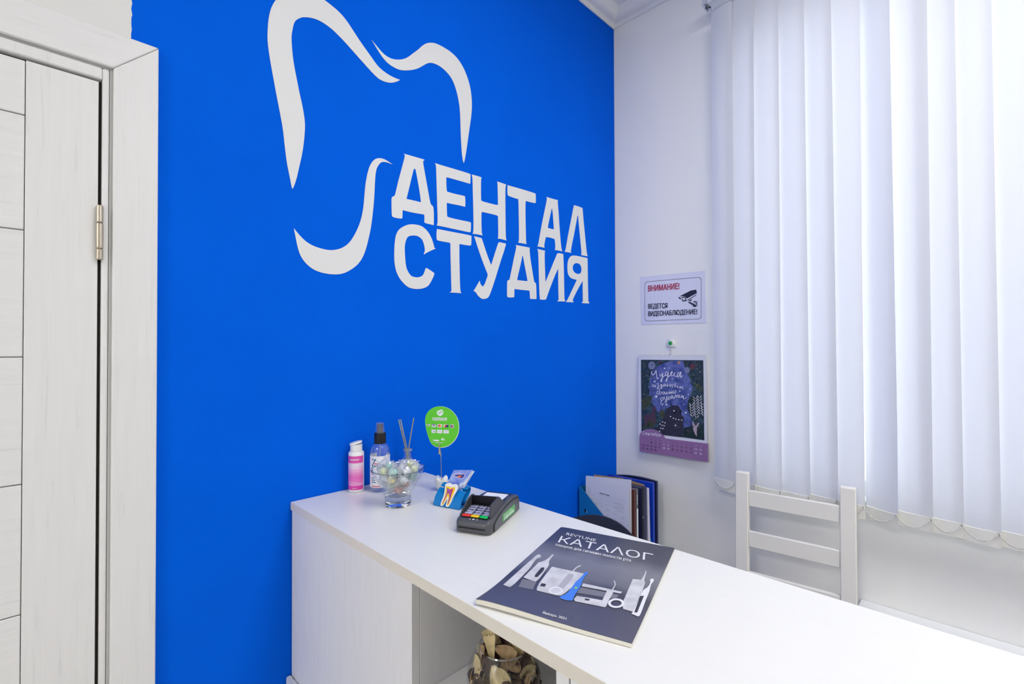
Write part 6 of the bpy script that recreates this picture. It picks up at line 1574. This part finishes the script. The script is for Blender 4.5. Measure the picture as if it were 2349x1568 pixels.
# ------------------------------------------------------------------ card payment terminal
tm_o = Vector((-1.2415, -.466, ZC_T))
tm = thing('card_terminal', 'dark grey card payment terminal on the countertop', 'payment terminal', tm_o, radians(24))
GREY = mat('terminal_grey', srgb(78, 80, 86), .33, spec=.5, bump=.03, bump_scale=900)
DARKG = mat('terminal_black', srgb(26, 27, 34), .4)
# local frame: x = length (front to rear), y = -width
ST = [(-.0065, .0290, .0060, .0170), (-.0045, .0330, .0030, .0225), (.0000, .0362, .0012, .0258), (.0060, .0380, .0006, .0276), (.0200, .0385, .0004, .0292), (.0400, .0388, .0004, .0330),
      (.0600, .0390, .0004, .0366), (.0880, .0390, .0004, .0402), (.1200, .0390, .0004, .0420), (.1450, .0388, .0004, .0400), (.1600, .0382, .0006, .0350), (.1680, .0370, .0012, .0285), (.1715, .0350, .0040, .0200)]


def tprof(hw_, zb_, zt_, n=5):
    r_ = min(.007, (zt_ - zb_) * .45)
    pts = [(-hw_ + .002, zb_), (-hw_, zb_ + .002)]
    for k in range(n + 1):
        a = pi - k / n * pi / 2
        pts.append((-hw_ + r_ + r_ * cos(a), zt_ - r_ + r_ * sin(a)))
    for k in range(n + 1):
        a = pi / 2 - k / n * pi / 2
        pts.append((hw_ - r_ + r_ * cos(a), zt_ - r_ + r_ * sin(a)))
    pts += [(hw_, zb_ + .002), (hw_ - .002, zb_)]
    return pts


def loft(stations):
    m = MB()
    rings = []
    for s_, hw_, zb_, zt_ in stations:
        rings.append([(s_, -w_, z) for w_, z in tprof(hw_, zb_, zt_)])
    n = len(rings[0])
    vs = [v for r_ in rings for v in r_]
    fs = []
    for k in range(len(rings) - 1):
        for i in range(n):
            j = (i + 1) % n
            fs.append((k * n + i, k * n + j, (k + 1) * n + j, (k + 1) * n + i))
    fs.append(tuple(range(n)))
    fs.append(tuple((len(rings) - 1) * n + i for i in range(n)))
    return m.add(vs, fs)


loft(ST).build('body', GREY, tm, smooth=45)


def ztop(s_):
    for (a, _, _, z0), (b, _, _, z1) in zip(ST, ST[1:]):
        if a <= s_ <= b:
            return z0 + (z1 - z0) * (s_ - a) / (b - a)
    return .04


def tslab(s0, s1, w0, w1, lift, th_, m_, name, par=None, bev=.0, seg=2, mbx=None):
    sl_ = (ztop(s1) - ztop(s0)) / (s1 - s0)
    mb = mbx or MB()
    vs = []
    for dz in (lift, lift + th_):
        for w_ in (w0, w1):
            for s_ in (s0, s1):
                vs.append((s_, -w_, ztop(s0) + sl_ * (s_ - s0) + dz))
    mb.add(vs, [(0, 2, 3, 1), (4, 5, 7, 6), (0, 1, 5, 4), (2, 6, 7, 3), (0, 4, 6, 2), (1, 3, 7, 5)])
    if name:
        return mb.build(name, m_, par or tm, bevel=bev, segs=seg)


tslab(.0045, .0600, -.0290, .0290, .0002, .0010, DARKG, 'keypad_plate')
KEYM = mat('key_lilac_grey', srgb(176, 178, 214), .4)
KINK = mat('key_ink', srgb(40, 42, 60), .5)
rows_s = [.0180, .0272, .0364, .0456]
labels = [['*', '0', '#'], ['7', '8', '9'], ['4', '5', '6'], ['1', '2', '3']]
sub = [['', '+', ''], ['PRS', 'TUV', 'WXY'], ['GHI', 'JKL', 'MNO'], ['QZ', 'ABC', 'DEF']]
for ri, s_ in enumerate(rows_s):
    for ci, w_ in enumerate((-.0190, 0, .0190)):
        k_ = tslab(s_, s_ + .0068, w_ - .0082, w_ + .0082, .0012, .0026, KEYM, 'key', bev=.0010)
        mk = MB()
        kf = lambda a, b, s_=s_: (b, -a, ztop(s_) + (ztop(s_ + .0068) - ztop(s_)) * (b - s_) / .0068 + .0040)
        text(mk, labels[ri][ci], (w_ - .0068, s_ + .0014), (w_ - .0034, s_ + .0014), (w_ - .0068, s_ + .0058), kf, .05, ref='8')
        if sub[ri][ci]:
            text(mk, sub[ri][ci], (w_ - .0018, s_ + .0016), (w_ + .0068, s_ + .0016), (w_ - .0018, s_ + .0052), kf, .04, ref='A')
        mk.build('key_print', KINK, k_, smooth=0)
for w_, c_, nm in ((-.0190, (235, 52, 44), 'red_key'), (0, (250, 208, 20), 'yellow_key'), (.0190, (0, 196, 92), 'green_key')):
    tslab(.0072, .0146, w_ - .0088, w_ + .0088, .0012, .0028, mat('key_' + nm, srgb(*c_), .35), nm, bev=.0012)
mk = MB()
tf_ = lambda a, b: (b, -a, ztop(b) + .0004)
mk.poly([[(-.0022, .0012), (.0022, .0012), (.0022, .0054), (-.0022, .0054)]], tf_)
for sgn in (-1, 1):
    mk.poly([[(sgn * .0080 - .0017, .0018), (sgn * .0080 + .0017, .0018), (sgn * .0080, .0050)]], tf_)
mk.build('contactless_icon', mat('icon_white', srgb(232, 232, 240), .5), tm, smooth=0)
# card slot across the front lip
MB().box(-.0080, .0030, -.0290, .0290, .0112, .0132).build('card_slot', mat('slot_black', srgb(8, 8, 10), .6), tm)
# privacy hood
rp_ = [(.0112, .0285), (.0135, .0535), (.0180, .0550), (.0530, .0606), (.0570, .0596), (.0810, .0430), (.0810, .0385), (.0560, .0350)]
lp_ = [(.0065, .0290), (.0265, .0432), (.0460, .0527), (.0600, .0560), (.0690, .0556), (.0780, .0500), (.0780, .0385), (.0560, .0350)]
hd_ = MB()
hd_.poly([rp_], lambda a, b: (a, -.0338, b), th=.0032, tfn=(0, -1, 0))
hd_.poly([lp_], lambda a, b: (a, .0338, b), th=.0032, tfn=(0, 1, 0))
hd_.build('privacy_hood', mat('hood_grey', srgb(66, 67, 74), .45), tm, smooth=30, bevel=.0006)
pL, pR = (.0600, .0558), (.0535, .0605)
hb_ = MB()
vs = [(pL[0] - .001, .0310, pL[1] - .0005), (pR[0] - .001, -.0310, pR[1] - .0005), (pR[0] + .003, -.0310, .0355), (pL[0] + .0005, .0310, .0355),
      (pL[0] + .004, .0310, pL[1] - .001), (pR[0] + .004, -.0310, pR[1] - .001), (.0800, -.0310, .0400), (.0780, .0310, .0395)]
hb_.add(vs, [(0, 1, 2, 3), (4, 7, 6, 5), (0, 4, 5, 1), (1, 5, 6, 2), (2, 6, 7, 3), (3, 7, 4, 0)])
hb_.build('hood_back', mat('hood_black', srgb(24, 24, 30), .4), tm, smooth=30, bevel=.0005)
# printer window with paper, rear blue grey lid edge
tslab(.0850, .1430, -.0300, .0300, .0003, .0010, mat('printer_lid', srgb(44, 52, 66), .25), 'printer_lid', bev=.0004)
pp = tslab(.0860, .1290, -.0255, .0255, .0014, .0003, PAPER, 'receipt_paper')
mk = MB()
rf = lambda a, b: (b, -a, ztop(b) + .0020)
text(mk, 'На дисплее', (-.004, .100), (.020, .100), (-.004, .1045), rf, .0)
mk.build('receipt_print', INKG, pp, smooth=0)
MB().tube([(.1330, .026, .0412), (.1330, -.026, .0412)], .0016, 8).build('paper_cutter', mat('cutter_blue', srgb(24, 62, 108), .3), tm)
# side cheek with green sticker
ck = [(.0170, .0030), (.0175, .0150), (.0300, .0220), (.0560, .0290), (.0900, .0335), (.1250, .0350), (.1480, .0320), (.1580, .0250), (.1600, .0040)]
MB().poly([ck], lambda a, b: (a, -.0404, b), th=.0022, tfn=(0, -1, 0)).build('side_cheek', GREY, tm, smooth=0, bevel=.0008)
MB().poly([[(.0140, .0030), (.0150, .0165), (.0290, .0245), (.0560, .0312), (.0900, .0356), (.1260, .0371), (.1500, .0338), (.1600, .0262), (.1600, .0250), (.1480, .0322), (.1250, .0352), (.0900, .0337), (.0560, .0292), (.0300, .0222), (.0175, .0152), (.0168, .0030)]], lambda a, b: (a, -.0398, b), th=.0012, tfn=(0, -1, 0)).build('side_seam', DARKG, tm, smooth=0)
stk = [(.0584, .0235), (.1290, .0240), (.1280, .0068), (.0573, .0080)]
sk = MB().poly([stk], lambda a, b: (a, -.0407, b), th=.0002, tfn=(0, -1, 0)).build('green_sticker', mat('sticker_green', srgb(96, 178, 104), .5), tm, smooth=0)
mk = MB()
sf_ = lambda a, b: (a, -.0409, b)
text(mk, 'Pagination'[:0] + 'Горячая линия', (.063, .0185), (.110, .0185), (.063, .0215), sf_, .02)
text(mk, '8 800', (.064, .0100), (.088, .0100), (.064, .0165), sf_, .04, ref='8')
for j in range(5):
    a = .092 + .0062 * j
    mk.poly([[(a, .0100), (a + .0046, .0100), (a + .0046, .0155), (a, .0155)]], sf_)
mk.build('sticker_print', mat('sticker_white', srgb(222, 240, 224), .5), sk, smooth=0)

# ------------------------------------------------------------------ catalogue magazine
cg_o = Vector((-1.228, -.731, ZC_T))
cg = thing('catalogue', 'dark grey product catalogue magazine lying on the countertop', 'magazine', cg_o)
TL_, TR_ = Vector((-1.0992, -.5743)), Vector((-1.0378, -.7883))
BL_, BR_ = Vector((-1.4118, -.6719)), Vector((-1.3426, -.8830))


def lift(u, v):
    k = max(0, (v - .76) / .24)
    bend = k * k * (.0056 * (1 - .80 * u) + .0016 * sin(u * 6.0) * (1 - u))
    spine = .0012 * math.exp(-(u / .025) ** 2)
    return .0040 + bend - spine * .8


def cgf(h_):
    def f(u, v):
        a = TL_.lerp(TR_, u)
        b = BL_.lerp(BR_, u)
        p_ = a.lerp(b, v)
        return (p_.x - cg_o.x, p_.y - cg_o.y, lift(u, v) + h_)
    return f


COVER = bpy.data.materials.new('catalogue_cover')
COVER.use_nodes = True
nt = COVER.node_tree
p = nt.nodes['Principled BSDF']
p.inputs['Roughness'].default_value = .32
p.inputs['Coat Weight'].default_value = .15
uvn = nt.nodes.new('ShaderNodeAttribute')
uvn.attribute_name = 'page_uv'
sx = nt.nodes.new('ShaderNodeSeparateXYZ')
nt.links.new(uvn.outputs['Vector'], sx.inputs[0])
rp = nt.nodes.new('ShaderNodeValToRGB')
el = rp.color_ramp.elements
el[0].position, el[0].color = 0, srgb(62, 63, 70)
el[1].position, el[1].color = 1, srgb(88, 88, 104)
for pos, c in ((.22, (78, 78, 86)), (.40, (128, 128, 136)), (.56, (112, 112, 120)), (.66, (66, 66, 76)), (.80, (80, 80, 94))):
    k = el.new(pos)
    k.color = srgb(*c)
nz = nt.nodes.new('ShaderNodeTexNoise')
nz.inputs['Scale'].default_value = 5
nt.links.new(uvn.outputs['Vector'], nz.inputs['Vector'])
ma = nt.nodes.new('ShaderNodeMath')
ma.operation = 'MULTIPLY_ADD'
ma.inputs[1].default_value = .16
ma.inputs[2].default_value = -.08
nt.links.new(nz.outputs['Fac'], ma.inputs[0])
ad = nt.nodes.new('ShaderNodeMath')
nt.links.new(ma.outputs[0], ad.inputs[0])
nt.links.new(sx.outputs['Y'], ad.inputs[1])
nt.links.new(ad.outputs[0], rp.inputs['Fac'])
nt.links.new(rp.outputs['Color'], p.inputs['Base Color'])
NU, NV = 30, 40
cvm = MB()
cvm.sheet(lambda u, v, k: cgf(.0 if k else -.0006)(u, v), 1, NU, NV)
cvo = cvm.build('cover', COVER, cg, smooth=60)
at_ = cvo.data.attributes.new('page_uv', 'FLOAT_VECTOR', 'POINT')
vals = []
for k in (0, 1):
    for j in range(NV + 1):
        for i in range(NU + 1):
            vals += [i / NU, j / NV, 0]
at_.data.foreach_set('vector', vals)
PAGES = mat('magazine_pages', srgb(232, 228, 216), .6)


def pgf(u, v, k):
    u2, v2 = .004 + u * .993, .003 + v * 1.001
    x, y, z = cgf(0)(u2, v2)
    return (x, y, z - .0009) if k else (x, y, max(.0003, (z - .0052) * .55))


MB().sheet(pgf, 1, 20, 24).build('pages', PAGES, cg, smooth=60)
WHI = mat('print_white_ink', srgb(236, 236, 240), .4)
PROD = mat('printed_white_product', srgb(216, 216, 222), .4, vary=.22, vary_scale=45)
PGREY = mat('printed_grey', srgb(124, 124, 134), .4)
PDARK = mat('printed_dark_grey', srgb(58, 58, 66), .4)
PBLUE = mat('printed_blue', srgb(74, 132, 232), .4)


def cprint(name, keys, m_, h_, sm=1):
    for i, k in enumerate(keys):
        mb = MB()
        mb.poly([smooth_loop(l, sm) if sm else l for l in CAT[k]], cgf(h_ + .00003 * i))
        mb.build(name, m_, cvo, smooth=0, fixn=False)


cprint('tank_picture', ['tank_a', 'tank_b'], PGREY, .0003)
cprint('white_product_picture', ['brush_a', 'irrig_a', 'station_a', 'nozz_a', 'lid_b', 'base_b', 'handle_b', 'nozz_b', 'box_c', 'tip_c'], PROD, .0005)
cprint('handle_picture', ['handle_a'], mat('printed_pale_grey', srgb(178, 178, 188), .4), .0007)
cprint('white_toothbrush_picture', ['brush_c', 'ring_a', 'ring_b'], mat('printed_bright_white', srgb(232, 232, 238), .4), .0008)
cprint('dark_detail_picture', ['grip_a', 'disp_a', 'disp_b', 'panel_c'], PDARK, .0011)
cprint('blue_toothbrush_picture', ['blue'], PBLUE, .0009)
cprint('green_button_picture', ['green'], mat('printed_lime', srgb(150, 210, 90), .4), .0012)
tt = CATTEXT
for s_, k, bold, ref in (('REVYLINE', 'rev', 0, 'H'), ('КАТАΛОГ', 'kat', 0, 'Н'), ('товаров для гигиены полости рта', 'sub', .02, 'х'), ('Январь 2021', 'jan', .02, 'Н')):
    m = MB()
    text(m, s_, tt[k][0], tt[k][1], tt[k][2], cgf(.0004), bold, ref=ref)
    m.build('cover_lettering', WHI, cvo, smooth=0, fixn=False)

# ------------------------------------------------------------------ glass vase of dried petals in the niche
vz_o = Vector((-1.332, -.647, .9235))
vz = thing('glass_vase', 'round clear glass vase of dried petals in the counter niche', 'vase', vz_o)
VG = thin_glass('vase_glass', (.955, .960, .955, 1), refl=1.5)
vp = [(0, .0005), (.030, .0005), (.040, .006), (.0500, .018), (.0560, .034), (.0585, .052), (.0570, .070), (.0520, .086), (.0450, .098), (.0400, .105), (.0395, .1075)]
MB().lathe(vp, 48).build('glass_body', VG, vz, smooth=60)
MB().lathe([(.0383, .1068), (.0398, .1062), (.0408, .1075), (.0398, .1090), (.0385, .1085), (.0383, .1068)], 48).build('rim', thin_glass('rim_glass_pale', (.82, .85, .84, 1), refl=2.5), vz, smooth=60)
PETS = {'cream': mat('dry_cream', srgb(214, 196, 150), .8, vary=.22, vary_scale=120), 'tan': mat('dry_tan', srgb(176, 148, 112), .8, vary=.3, vary_scale=120),
        'brown': mat('dry_brown', srgb(78, 58, 50), .8, vary=.4, vary_scale=150), 'rust': mat('dry_rust', srgb(164, 108, 58), .8, vary=.35, vary_scale=140)}


def petal_proto(col, kind):
    mb = MB()
    if kind == 'petal':
        def f(u, v, k):
            wd = .0105 * math.sqrt(max(0, sin(pi * (.06 + .90 * v)))) * (1.05 - .3 * v)
            x = (u - .5) * 2 * wd
            y = (v - .5) * .034
            z = 7 * x * x * 3 + 9 * y * y + .0012 * sin(9 * u + 4 * v)
            return (x, y, z + (.0008 if k else 0))
        mb.sheet(f, 1, 8, 10)
    elif kind == 'pod':
        mb.ball((0, 0, 0), .010, 14, 10, scale=(.85, 1.45, .55))
    elif kind == 'curl':
        def f(u, v, k):
            a = v * 4.2
            r = .0075 + .001 * v
            return ((u - .5) * .022 + .002 * sin(a), (r + (.0007 if k else 0)) * cos(a), (r + (.0007 if k else 0)) * sin(a))
        mb.sheet(f, 1, 4, 18)
    else:       # frayed wooden fan
        def f(u, v, k):
            wd = .003 + .009 * v
            tooth_ = .004 * abs(sin(u * 15)) * v
            return ((u - .5) * 2 * wd, v * .038 - .019 - tooth_, .004 * (2 * u - 1) ** 2 + .003 * v * v + (.0009 if k else 0))
        mb.sheet(f, 1, 16, 8)
    nm = {'petal': 'dried_petal', 'pod': 'dried_seed_pod', 'curl': 'wood_curl', 'fan': 'wood_shaving'}[kind]
    return mb.build(nm, PETS[col], None, smooth=50)


LABP = {('petal', 'cream'): 'cream dried petal in the glass vase', ('petal', 'tan'): 'tan dried petal in the glass vase', ('petal', 'brown'): 'dark brown dried petal in the glass vase',
        ('pod', 'cream'): 'cream oval seed pod in the glass vase', ('curl', 'brown'): 'dark brown wood curl in the glass vase', ('curl', 'tan'): 'tan wood curl in the glass vase',
        ('fan', 'cream'): 'cream frayed wood shaving in the glass vase', ('fan', 'rust'): 'rust brown wood shaving in the glass vase', ('fan', 'brown'): 'dark frayed wood shaving in the glass vase'}
kinds = list(LABP)
rp_r = random.Random(5)
pp_ = {}


def put(kind, col, pos, nrm, spin, sc=1.0):
    k = (kind, col)
    if k not in pp_:
        o = pp_[k] = petal_proto(col, kind)
    else:
        o = pp_[k].copy()
        COL.objects.link(o)
    z_ = Vector(nrm).normalized()
    o.rotation_mode = 'QUATERNION'
    from mathutils import Quaternion
    o.rotation_quaternion = z_.to_track_quat('Z', 'Y') @ Quaternion((0, 0, 1), spin)
    o.location = vz_o + Vector(pos)
    o.scale = (sc, sc, sc)
    tag(o, LABP[k], {'petal': 'petal', 'pod': 'seed pod', 'curl': 'wood curl', 'fan': 'wood shaving'}[kind], '%s %ss in the vase' % (col, kind))


def rad_at(z):
    for (r0, z0), (r1, z1) in zip(vp, vp[1:]):
        if z0 <= z <= z1:
            return r0 + (r1 - r0) * (z - z0) / (z1 - z0)
    return .03


seq = [('fan', 'rust'), ('petal', 'cream'), ('petal', 'brown'), ('pod', 'cream'), ('fan', 'cream'), ('curl', 'tan'), ('petal', 'tan'), ('petal', 'cream'), ('petal', 'tan'), ('curl', 'brown'), ('fan', 'cream'), ('petal', 'tan')]
idx = 0
for z, n_, ins in ((.018, 9, .0125), (.034, 12, .0105), (.051, 13, .0105), (.068, 13, .0105), (.083, 11, .0105), (.096, 8, .0100)):
    for k in range(n_):
        a = 2 * pi * (k + .5 * (idx % 2)) / n_ + rp_r.uniform(-.12, .12)
        r = rad_at(z) - ins
        kd = seq[(idx * 5 + k) % len(seq)]
        nn = (cos(a) + rp_r.uniform(-.3, .3), sin(a) + rp_r.uniform(-.3, .3), rp_r.uniform(-.2, .5))
        put(kd[0], kd[1], (r * cos(a), r * sin(a), z + rp_r.uniform(-.003, .003)), nn, rp_r.uniform(0, 6.28), rp_r.uniform(.85, 1.1))
        idx += 1
for z, n_, r in ((.03, 4, .022), (.055, 5, .026), (.080, 5, .020)):
    for k in range(n_):
        a = 2 * pi * k / n_ + z * 50
        kd = seq[(k * 3 + n_) % len(seq)]
        put(kd[0], kd[1], (r * cos(a), r * sin(a), z), (rp_r.uniform(-1, 1), rp_r.uniform(-1, 1), .6), rp_r.uniform(0, 6), 1.0)
for kd, x, y, z, nn, sp_ in ((('fan', 'cream'), -.018, .014, .118, (-.7, -.7, .15), .15), (('fan', 'cream'), -.006, .016, .122, (-.8, -.6, .1), -.1), (('fan', 'brown'), .004, .004, .118, (-.6, -.8, .1), .1),
                             (('fan', 'cream'), .012, -.016, .114, (-.7, -.7, .3), .5), (('fan', 'brown'), .018, .008, .117, (-.7, -.6, .2), -.4), (('petal', 'tan'), -.012, -.016, .108, (-.5, -.6, .8), 1.2), (('fan', 'cream'), -.022, .004, .112, (-.9, -.3, .3), .3)):
    put(kd[0], kd[1], (x, y, z), nn, sp_, 1.0)
